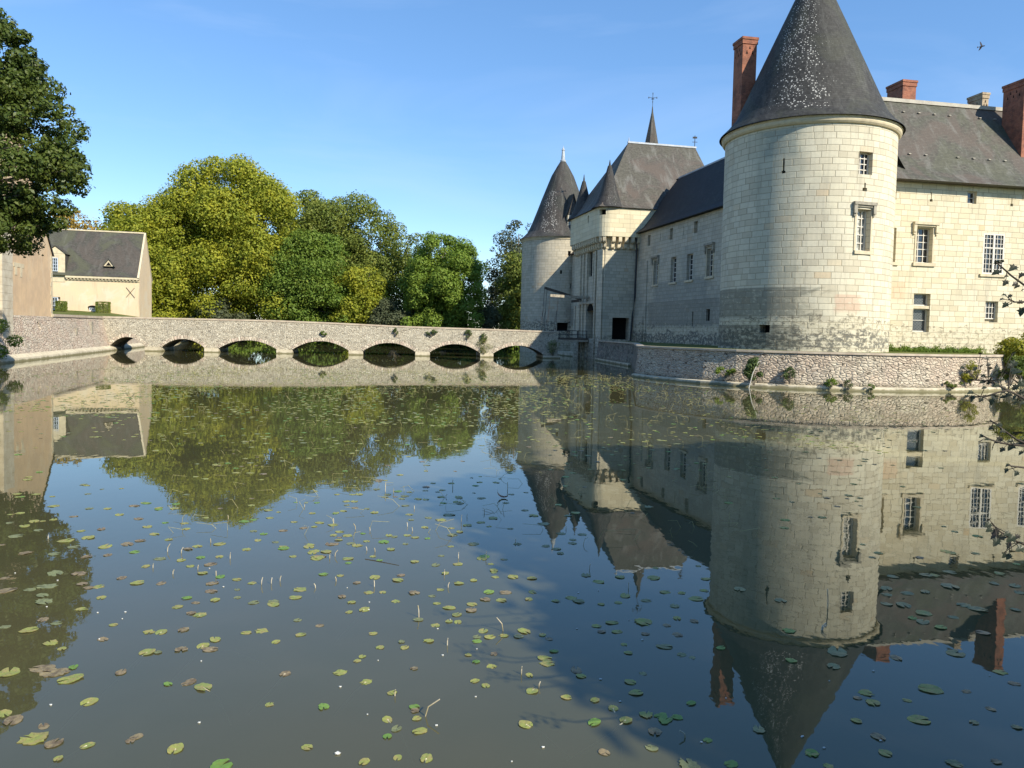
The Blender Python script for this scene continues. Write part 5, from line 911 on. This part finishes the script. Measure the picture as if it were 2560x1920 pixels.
# clipped hedges at the house
for (u0,u1,z0,z1,lab) in ((-10.62,-9.45,4.85,6.15,'square clipped hedge beside the house door'),(-5.45,-3.8,4.7,6.25,'wider clipped hedge right of the small arched cellar window')):
    c=frM((u0+u1)/2,z0,-.9); t=thing('clipped_hedge',c,lab,'hedge'); n=2600; g=np.random.default_rng(int(-u0*10)); pts=[];nr=[]
    for i in range(n):
        u,z,d=g.uniform(u0,u1),g.uniform(z0,z1),g.uniform(-1.5,-.35); f=g.integers(0,4)
        if f==0: d=-1.5; nn=(0,-1,0)
        elif f==1: z=z1; nn=(0,0,1)
        elif f==2: u=u1; nn=(1,0,0)
        else: u=u0; nn=(-1,0,0)
        d+=g.normal(0,.05); z+=g.normal(0,.03); u+=g.normal(0,.03); pts.append(frM(u,z,d)); nr.append(np.array(nn)+g.normal(size=3)*.5)
    leafmesh('foliage',pts,nr,.14,LG['olive'],t)
    mb=MB(); mb.tube([c,(c[0],c[1],z1-.2)],.08,6); build('stem',mb,m_barkd,t)
# plants on the terrace wall and the bridge
frT2=bat(frQ)
def onwall(px,py): pass
def wallplant(x,y,z,rx,rz,mat,lab,n=500,size=.13,nm='wall_plant',ry=.35,seed=1):
    return bush(nm,lab,x,y,z,rx*1.1,ry,rz,mat,int(n*1.7),size*.62,'plant',k=14,seed=seed)
wallplant(16.2,51.4,.25,.55,.95,LG['moss'],'dark leafy climber on the terrace wall beside a leaning white stick',1500,.2,seed=51)
wallplant(14.6,52.6,.6,.7,.35,LG['green'],'bright green sprawling plant low on the terrace wall, left of the white stick',700,.14,seed=52)
wallplant(18.4,50.9,.4,.35,.6,LG['moss'],'upright ivy tuft right of the white stick',500,.13,seed=53)
wallplant(20.9,50.3,.2,.38,.32,LG['green'],'small round green plant at the foot of the terrace wall',500,.11,seed=54)
wallplant(22.0,50.1,.15,.3,.3,LG['moss'],'tiny dark tuft between two plants at the terrace waterline',300,.1,seed=55)
wallplant(23.4,50.0,.1,.22,.2,LG['green'],'smallest green tuft at the waterline right of the others',200,.1,seed=56)
wallplant(31.0,51.9,.5,.5,.9,LG['shrub'],'yellow green sapling growing from the right part of the terrace wall',900,.14,seed=57)
wallplant(29.4,51.2,.3,.6,.25,LG['olive'],'brownish low tuft left of the yellow green sapling',400,.12,seed=58)
bush('shrub','bright yellow green bush at the right edge in front of the castle wing',37.6,56.2,1.0,1.9,1.4,1.9,LG['shrub'],5200,.2,seed=59)
bush('shrub','second yellow bush cut off by the right edge, by the wing',40.6,57.5,1.4,1.7,1.2,1.9,LG['shrub'],4200,.2,seed=60)
bush('shrub','dark bramble tangle at the right end of the terrace wall',35.6,53.6,.5,1.5,1.1,1.0,LG['olive'],3000,.17,seed=61)
for (s,z,rx,rz,lab,mt,sd) in ((20.9,2.35,.4,.28,'lone round green tuft above the fourth arch','green',71),(29.8,2.6,.3,.45,'upright green tuft right of the lone round one on the bridge','moss',72),(34.2,2.6,.7,.42,'widest dark ivy patch high on the bridge wall','moss',73),(38.9,2.3,.42,.6,'ivy tuft just right of the widest patch on the bridge','moss',74),(40.9,2.0,.35,.6,'ivy strand hanging at the right of the ivy group on the bridge','moss',75),(40.9,.5,1.0,1.0,'reddish brown dry creeper on the pier of the bridge','olive',76),(49.9,.4,.9,1.0,'green bush growing on the last pier beside the drawbridge','green',77)):
    s2_=s if s<36 else s; c=frB(s-(.9 if s<41 else 0)*0,z,-.25); wallplant(c[0],c[1],z,rx,rz,LG[mt],lab,700,.13,ry=.1,seed=sd,nm='wall_plant')
# grass tufts along the foot of the castle wing
g=np.random.default_rng(8); pts=[];nr=[]
for i in range(5200):
    u=g.uniform(5.5,16.5); d=-abs(g.normal(0,.35))-.1; z=2.47+abs(g.normal(0,.10+.12*math.sin(u*2.2)**2)); pts.append(frS(u,z,d)); nr.append((g.normal(),-1+g.normal()*.3,g.normal()*.3))
o_=leafmesh('grass_tufts',pts,nr,.22,LG['green'],loc=(30,62,2.4),aspect=4); tag(o_,'uneven green grass growing along the foot of the sunlit castle wing','grass',kind='stuff')
# leaning white stick
mb=MB(); mb.tube([(15.75,50.95,0),(16.0,51.0,1.0),(16.35,51.05,1.75),(16.55,51.05,1.8)],[.03,.028,.025,.02],6); o_=build('stick',mb,plain('bleached wood',(.55,.52,.46),.8,.2),loc=(15.75,50.95,0)); tag(o_,'bleached leaning stick rising from the water by the terrace wall','stick')
# ---- maple branches at right edge and the shading trees of the near bank
t=thing('maple_tree',(15.5,2.5,1.6),'dark shaded maple twigs with pointed leaves hanging in at the right edge','tree')
mb=MB(); mb.tube([(15.5,2.5,1.6),(15.4,2.5,5),(15.6,2.8,9),(15.6,3,12)],[.32,.26,.2,.05],9); build('trunk',mb,m_barkd,t); mb=MB(); mb.tube([(15.4,2.5,2.6),(12,3.4,2.9),(7.45,4.4,3.0)],[.12,.08,.04],7); build('limb',mb,m_barkd,t)
LEAF=[(0,0),(.18,.10),(.12,.30),(.34,.26),(.46,.46),(.58,.22),(.72,.20),(1,0),(.72,-.20),(.58,-.22),(.46,-.46),(.34,-.26),(.12,-.30),(.18,-.10)]
for path,lv in BRANCHES:
    mb=MB(); p=[Vector(q) for q in path]; p0=p[0]+Vector((1.6,.1,.25)); pp=[Vector((7.45,4.4,3.0)),p0]+p
    n=len(pp); mb.tube(pp,[.020]+[.010-.007*i/n for i in range(1,n)],6)
    for L_ in lv:
        q=Vector(L_[:3]); c=min(range(len(p)-1),key=lambda i:((p[i]+p[i+1])/2-q).length); a=p[c+1]; mb.tube([a+(p[c]-a)*.5,q],.0022,4,False)
    bo=build('branch',mb,m_barkd,t)
    mb=MB(); lv=list(lv)
    for _ in range(70):
        a_=random.uniform(.0,1.6); q=(pp[0].lerp(pp[1],a_) if a_<1 else pp[1].lerp(pp[2],a_-1)); q=q+Vector((random.gauss(0,.06),random.gauss(0,.06),random.gauss(0,.06)))
        if q.x/q.y>.72: lv.append((q.x,q.y,q.z,random.uniform(.06,.11),random.uniform(0,60)))
    for x,y,z,ln,an in lv:
        ln=max(ln*.98,.04); an=R(an+180 if random.random()<.7 else an); ti=R(random.uniform(35,78)); c=Vector((x,y,z))
        ux=Vector((math.cos(an),random.uniform(-.3,.3),math.sin(an)-.25)).normalized(); uy=Vector((0,1,0)).cross(ux).normalized()*math.cos(ti)+Vector((0,1,0))*math.sin(ti)
        up_=ux.cross(uy); i0=[c+ux*(lx-.4)*ln+uy*ly*ln+up_*(-.35*abs(ly)*ln+.1*lx*ln) for lx,ly in LEAF]
        k=len(mb.v); mid=c+ux*.1*ln
        for j in range(len(i0)): 
            mb.v+=[]
        base=len(mb.v); mb.v+=[tuple(mid)]+[tuple(q) for q in i0]
        for j in range(len(i0)): mb.f.append((base,base+1+j,base+1+(j+1)%len(i0))); mb.uv+=[(0,0),(1,0),(0,1)]
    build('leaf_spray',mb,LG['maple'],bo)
bl=blobs_in((16.7,3.2,9.5),(5.9,5.9,4.6),60,1.7,seed=81)+blobs_in((13.9,-.6,8.0),(3.9,3.4,2.4),44,1.25,seed=88); P,N=leaves_on(bl,66000,seed=82); leafmesh('crown',P,N,.38,LG['dark'],t)
for (x,y,h,r,sd,lab) in ((20.5,6.5,15.5,5.2,83,'shade tree on the near bank right of the view, dark mirror on the water below'),(29,14,15,5.0,85,'farther shade tree along the right bank, out past the maple twigs')):
    tree('bank_tree',lab,x,y,1.6,h,r,r,LG['dark'],26000,.5,k=34,br=1.8,seed=sd,base=.2)
# ================================================================= THINGS ON THE WATER
def padmat(name,c0,c1,c2,rough=.45,thr=(.45,.6)):
    t=NT(name,rough,.5); oi=t.n('ShaderNodeObjectInfo').outputs['Random']; gp_=t.obj(); a=t.noise(gp_,14,4,.7); b=t.noise(gp_,55,3,.7)
    c=t.mix(oi,c0,c1); c=t.mix(t.step(a,*thr),c,c2); vo=t.n('ShaderNodeTexVoronoi'); t.l(gp_,vo.inputs['Vector']); vo.inputs['Scale'].default_value=48; sp=t.mth('MULTIPLY',t.mth('SUBTRACT',1.0,t.step(vo.outputs['Distance'],.18,.36)),t.step(b,.42,.56)); c=t.mix(t.mth('MULTIPLY',sp,.8),c,tuple(x*.28 for x in c2)); t.bump(b,.6,.01); return t.col(c)
PM=[padmat('fresh pad',(.12,.23,.03),(.18,.28,.05),(.13,.18,.03),thr=(.5,.7)),padmat('mottled pad',(.27,.29,.06),(.21,.25,.06),(.30,.25,.08)),padmat('decayed pad',(.25,.20,.10),(.23,.17,.09),(.14,.10,.05)),padmat('dull pad',(.18,.20,.08),(.21,.22,.10),(.14,.15,.06))]
m_stemw=plain('pale stem',(.55,.50,.32),.6,.3,c2=(.65,.55,.38),scale=9); m_stalk=plain('stalk',(.36,.30,.16),.7,.2,c2=(.62,.56,.44),scale=8); m_pet=plain('white petal',(.60,.60,.56),.6,.3)
def padmesh(seed):
    g=random.Random(seed); mb=MB(); n=22; nt_=R(g.uniform(14,34)); el=g.uniform(.78,.96); rag=g.uniform(.0,.09) if seed%4 else .17
    ring=[]; wv=g.uniform(0,6)
    for i in range(n+1):
        a=nt_/2+(2*math.pi-nt_)*i/n; r=1+rag*g.uniform(-1,1)+.03*math.sin(3*a+wv); z=.035*math.sin(2*a+wv)+.02*math.sin(5*a); ring.append((r*math.cos(a),r*math.sin(a)*el,z+.055))
    rin=[(x*.5,y*.5,z*.5+.03) for x,y,z in ring]; c=(.06,0,.02)
    for i in range(n):
        mb.face([c,rin[i],rin[i+1]]); mb.face([rin[i],ring[i],ring[i+1],rin[i+1]])
        a,b=ring[i],ring[i+1]; mb.face([a,(a[0]*.97,a[1]*.97,a[2]-.06),(b[0]*.97,b[1]*.97,b[2]-.06),b])
    return mb
PMESH={}
for k in range(4):
    for s in range(7):
        mb=padmesh(k*7+s+1); me=bpy.data.meshes.new('lily_pad'); me.from_pydata([tuple(v) for v in mb.v],[],mb.f); me.polygons.foreach_set('use_smooth',[True]*len(me.polygons)); me.materials.append(PM[k]); PMESH[k,s]=me
LABS=['fresh bright green lily pad afloat on open water','yellow green mottled lily pad afloat on open water','brown decaying lily pad afloat on open water','dull grey green lily pad afloat on open water']
GRP=['fresh green lily pads','mottled lily pads','decaying lily pads','dull lily pads']
g=random.Random(11)
for i,(x,y,r,k,st) in enumerate(PADS[:296]):
    o=bpy.data.objects.new('lily_pad',PMESH[k,i%7]); COL.objects.link(o); o.location=(x,y,.001+.0009*(i%7)); r*=.84; o.scale=(r,r*g.uniform(.85,1),r*.9); o.rotation_euler=(g.uniform(-.05,.05),g.uniform(-.05,.05),R(st) if st is not None else g.uniform(0,6.28)); tag(o,LABS[k],'lily pad',GRP[k])
    if st is not None and i<130:
        L=g.uniform(.35,.7)/r; mb=MB(); mb.tube([(0.05,0,-.05),(L*.35,.06*L,-.03/r),(L,.15*L*g.uniform(-1,1),-.16/r)],[.010/r,.009/r,.006/r],5,False)
        me=bpy.data.meshes.new('stem'); me.from_pydata([tuple(v) for v in mb.v],[],mb.f); me.materials.append(m_stemw); s_=bpy.data.objects.new('stem',me); COL.objects.link(s_); s_.parent=o
def joinpads(name,items,label,cat):
    V=[];Fc=[];mi=[]; base=0; me=bpy.data.meshes.new(name)
    src={k:(np.array([v.co[:] for v in m.vertices]),[tuple(p.vertices) for p in m.polygons]) for k,m in PMESH.items() if k[1]<3}
    for (x,y,r,k,an) in items:
        v,f=src[k,int(an*100)%3]; ca,sa=math.cos(an),math.sin(an); q=v*r; X=q[:,0]*ca-q[:,1]*sa+x; Y=q[:,0]*sa+q[:,1]*ca+y; Z=q[:,2]+.001; V.append(np.stack([X,Y,Z],1)); Fc+=[tuple(i+base for i in p) for p in f]; mi+=[k]*len(f); base+=len(v)
    me.from_pydata(np.concatenate(V).tolist(),[],Fc)
    for m in PM: me.materials.append(m)
    me.polygons.foreach_set('material_index',mi); me.update(); o=bpy.data.objects.new(name,me); COL.objects.link(o); return tag(o,label,cat,kind='stuff')
items=[(x,y,r,k,g.uniform(0,6.28)) for (x,y,r,k,st) in PADS[296:]]
def inwater(x,y):
    if x<-43.0-.25*(y-73)+1.3 or y>92.3+.14*(x+44): return False
    if math.hypot(x-23.3,y-62.3)<13.2 or (x>10.2 and y>56) or (x>31 and y>50): return False
    return True
def fv(y): return .66*y+2
cl_=(0,30)
n=0
while n<1900:
    if n%4 and n>8:
        y=cl_[1]+g.gauss(0,.05*cl_[1]); x=cl_[0]+g.gauss(0,.045*cl_[1])
    else: y=math.exp(g.uniform(math.log(11),math.log(84))); x=g.uniform(-fv(y),fv(y))
    if n%5==0 or n<9: cl_=(x,y)
    dens=1.0 if y>22 else .45
    if y>55 and x<-14 and g.random()<.3: continue
    if 28<y<52 and x<-15 and g.random()<.25: continue
    if y>47 and x>2: dens*=1.0
    if g.random()>dens*(.55+.45*math.sin(x*.5)*math.sin(y*.33+x*.2)): continue
    if not inwater(x,y): continue
    items.append((x,y,g.uniform(.04,.095),g.choice((1,1,1,3,1,2,0)),g.uniform(0,6.28))); n+=1
# dense weed belt in front of the bridge
n=0
while n<3300:
    y=g.uniform(27,62); lim=(-24,3) if y<45 else (-30,11.5); x=g.uniform(*lim)
    if g.random()>.42+.5*math.sin(x*.7+1)*math.sin(y*.21): continue
    if not inwater(x,y): continue
    items.append((x,y,g.uniform(.04,.11),g.choice((1,1,3,1,1,0)),g.uniform(0,6.28))); n+=1
joinpads('far_lily_pads',items,'drifts of small lily pads thinning out across the farther water','lily pads')
# stalks: near ones each a thing, the rest one mass
for i,(x0,y0,x1,z1) in enumerate(STALKS):
    r=.006*max(1,y0/13); L=max(.06,z1); mb=MB(); mb.tube([(x0,y0,-.15),(x0+(x1-x0)*.4,y0,L*.55),(x1,y0,L)],[r*.8,r,r*.9],6); o=build('water_stalk',mb,m_stalk,loc=(x0,y0,0)); tag(o,'short pale stalk poking up out of the open water','stalk','pale stalks standing in the water')
mb=MB(); n=0
while n<1100:
    if n<240: y=g.uniform(12,30); x=g.uniform(-.45*y,.35*y)
    else:
        y=g.uniform(30,64); x=g.uniform(-24,11)
        if g.random()>.5+.5*math.sin(x*.7+1)*math.sin(y*.21): continue
    if not inwater(x,y): continue
    n+=1; r=.0034*max(1,y/22); h=g.uniform(.06,.30)*(1 if y>28 else .7); a=g.uniform(-.3,.3); b=g.uniform(-.35,.35); q=(x+a*.6,y,h*.8); pts=[(x,y,-.05),q,(q[0]+b,y+.02,h*g.uniform(.3,1.25))]
    mb.tube(pts,[r,r,r*.7],4,False)
o_=build('water_weed_stems',mb,plain('weed stem',(.42,.38,.17),.7,.2,c2=(.24,.22,.10),scale=6)); tag(o_,'belt of thin bent weed stems standing in the water before the bridge','water weed',kind='stuff')
for i,(x,y) in enumerate(PETALS):
    s=.013*g.uniform(.6,1.2) if i!=14 else .028; mb=MB(); k=g.uniform(0,6)
    pts=[(s*math.cos(k+j*1.047)*g.uniform(.7,1.2),s*.6*math.sin(k+j*1.047),.006+s*.35*(j%2)) for j in range(6)]
    mb.face([(x+p[0],y+p[1],p[2]) for p in pts]); mb.face([(x+p[0]*.8,y+p[1]*.8,.001) for p in pts][::-1])
    for j in range(6): a,b=pts[j],pts[(j+1)%6]; mb.face([(x+a[0],y+a[1],a[2]),(x+b[0],y+b[1],b[2]),(x+b[0]*.8,y+b[1]*.8,.001),(x+a[0]*.8,y+a[1]*.8,.001)])
    o=build('floating_petal',mb,m_pet,loc=(x,y,0)); tag(o,'tiny white fleck of down or petal on the water','petal','white flecks on the water')
# curled brown leaf
mb=MB(); c=(-.21,15.53); n=8
for i in range(n):
    a0,a1=-1.9+2.6*i/n,-1.9+2.6*(i+1)/n; w0,w1=.07*math.sin(math.pi*(i+.3)/(n+.6)),.07*math.sin(math.pi*(i+1.3)/(n+.6))
    P=lambda a,w_,s:(c[0]+.10+.13*math.sin(a)*1.0,c[1]+s*w_,.13-.12*math.cos(a)+.02*s*s)
    for s0,s1 in ((-1,0),(0,1)): mb.face([P(a0,w0,s0),P(a0,w0,s1),P(a1,w1,s1),P(a1,w1,s0)])
o_=build('curled_leaf',mb,plain('brown leaf',(.17,.075,.035),.6,.3,c2=(.26,.13,.06),scale=12),loc=(c[0],c[1],0)); tag(o_,'curled reddish brown dead leaf floating alone in mid water','leaf')
mb=MB(); mb.tube([(-2.1,11.18,.002),(-1.85,11.06,.003),(-1.56,10.91,.002)],[.006,.005,.003],6); o_=build('twig',mb,m_barkd,loc=(-1.8,11,0)); tag(o_,'thin straight dark twig floating with white flecks on it','twig')
# ---- bird
B0=Vector((24.6,38,3.4)); d_=(rt*(2455-1280)+fw*F_PX-up*(115-918.7)).normalized(); bc=Vector((0,0,3.4))+d_*42
t=thing('bird',bc,'small dark swallow like bird flying high in the upper right sky','bird')
E1,E2=rt,up
def bp2(u,v,w_=0): return tuple(bc+E1*u+E2*v+fw*w_)
mb=MB(); mb.tube([bp2(-.13,-.05),bp2(-.09,-.04),bp2(-.02,-.01),bp2(.06,.0),bp2(.11,.01),bp2(.135,.015)],[.005,.022,.03,.026,.02,.004],8); mb.face([bp2(-.12,-.045),bp2(-.22,-.02),bp2(-.16,-.05,.02),bp2(-.21,-.10)]); build('body',mb,plain('bird plumage',(.03,.028,.03)),t)
for s,pts in ((1,[(.03,.01),(.0,.16),(-.05,.24),(-.06,.12),(-.05,.0)]),(-1,[(.03,-.01),(-.03,-.12),(-.12,-.2),(-.10,-.1),(-.05,-.01)])):
    mb=MB(); mb.face([bp2(u,v,.05*abs(v)*6) for u,v in pts]); mb.face([bp2(u,v,.05*abs(v)*6+.006) for u,v in pts][::-1]); build('wing',mb,plain('bird wing',(.035,.03,.032)),t)
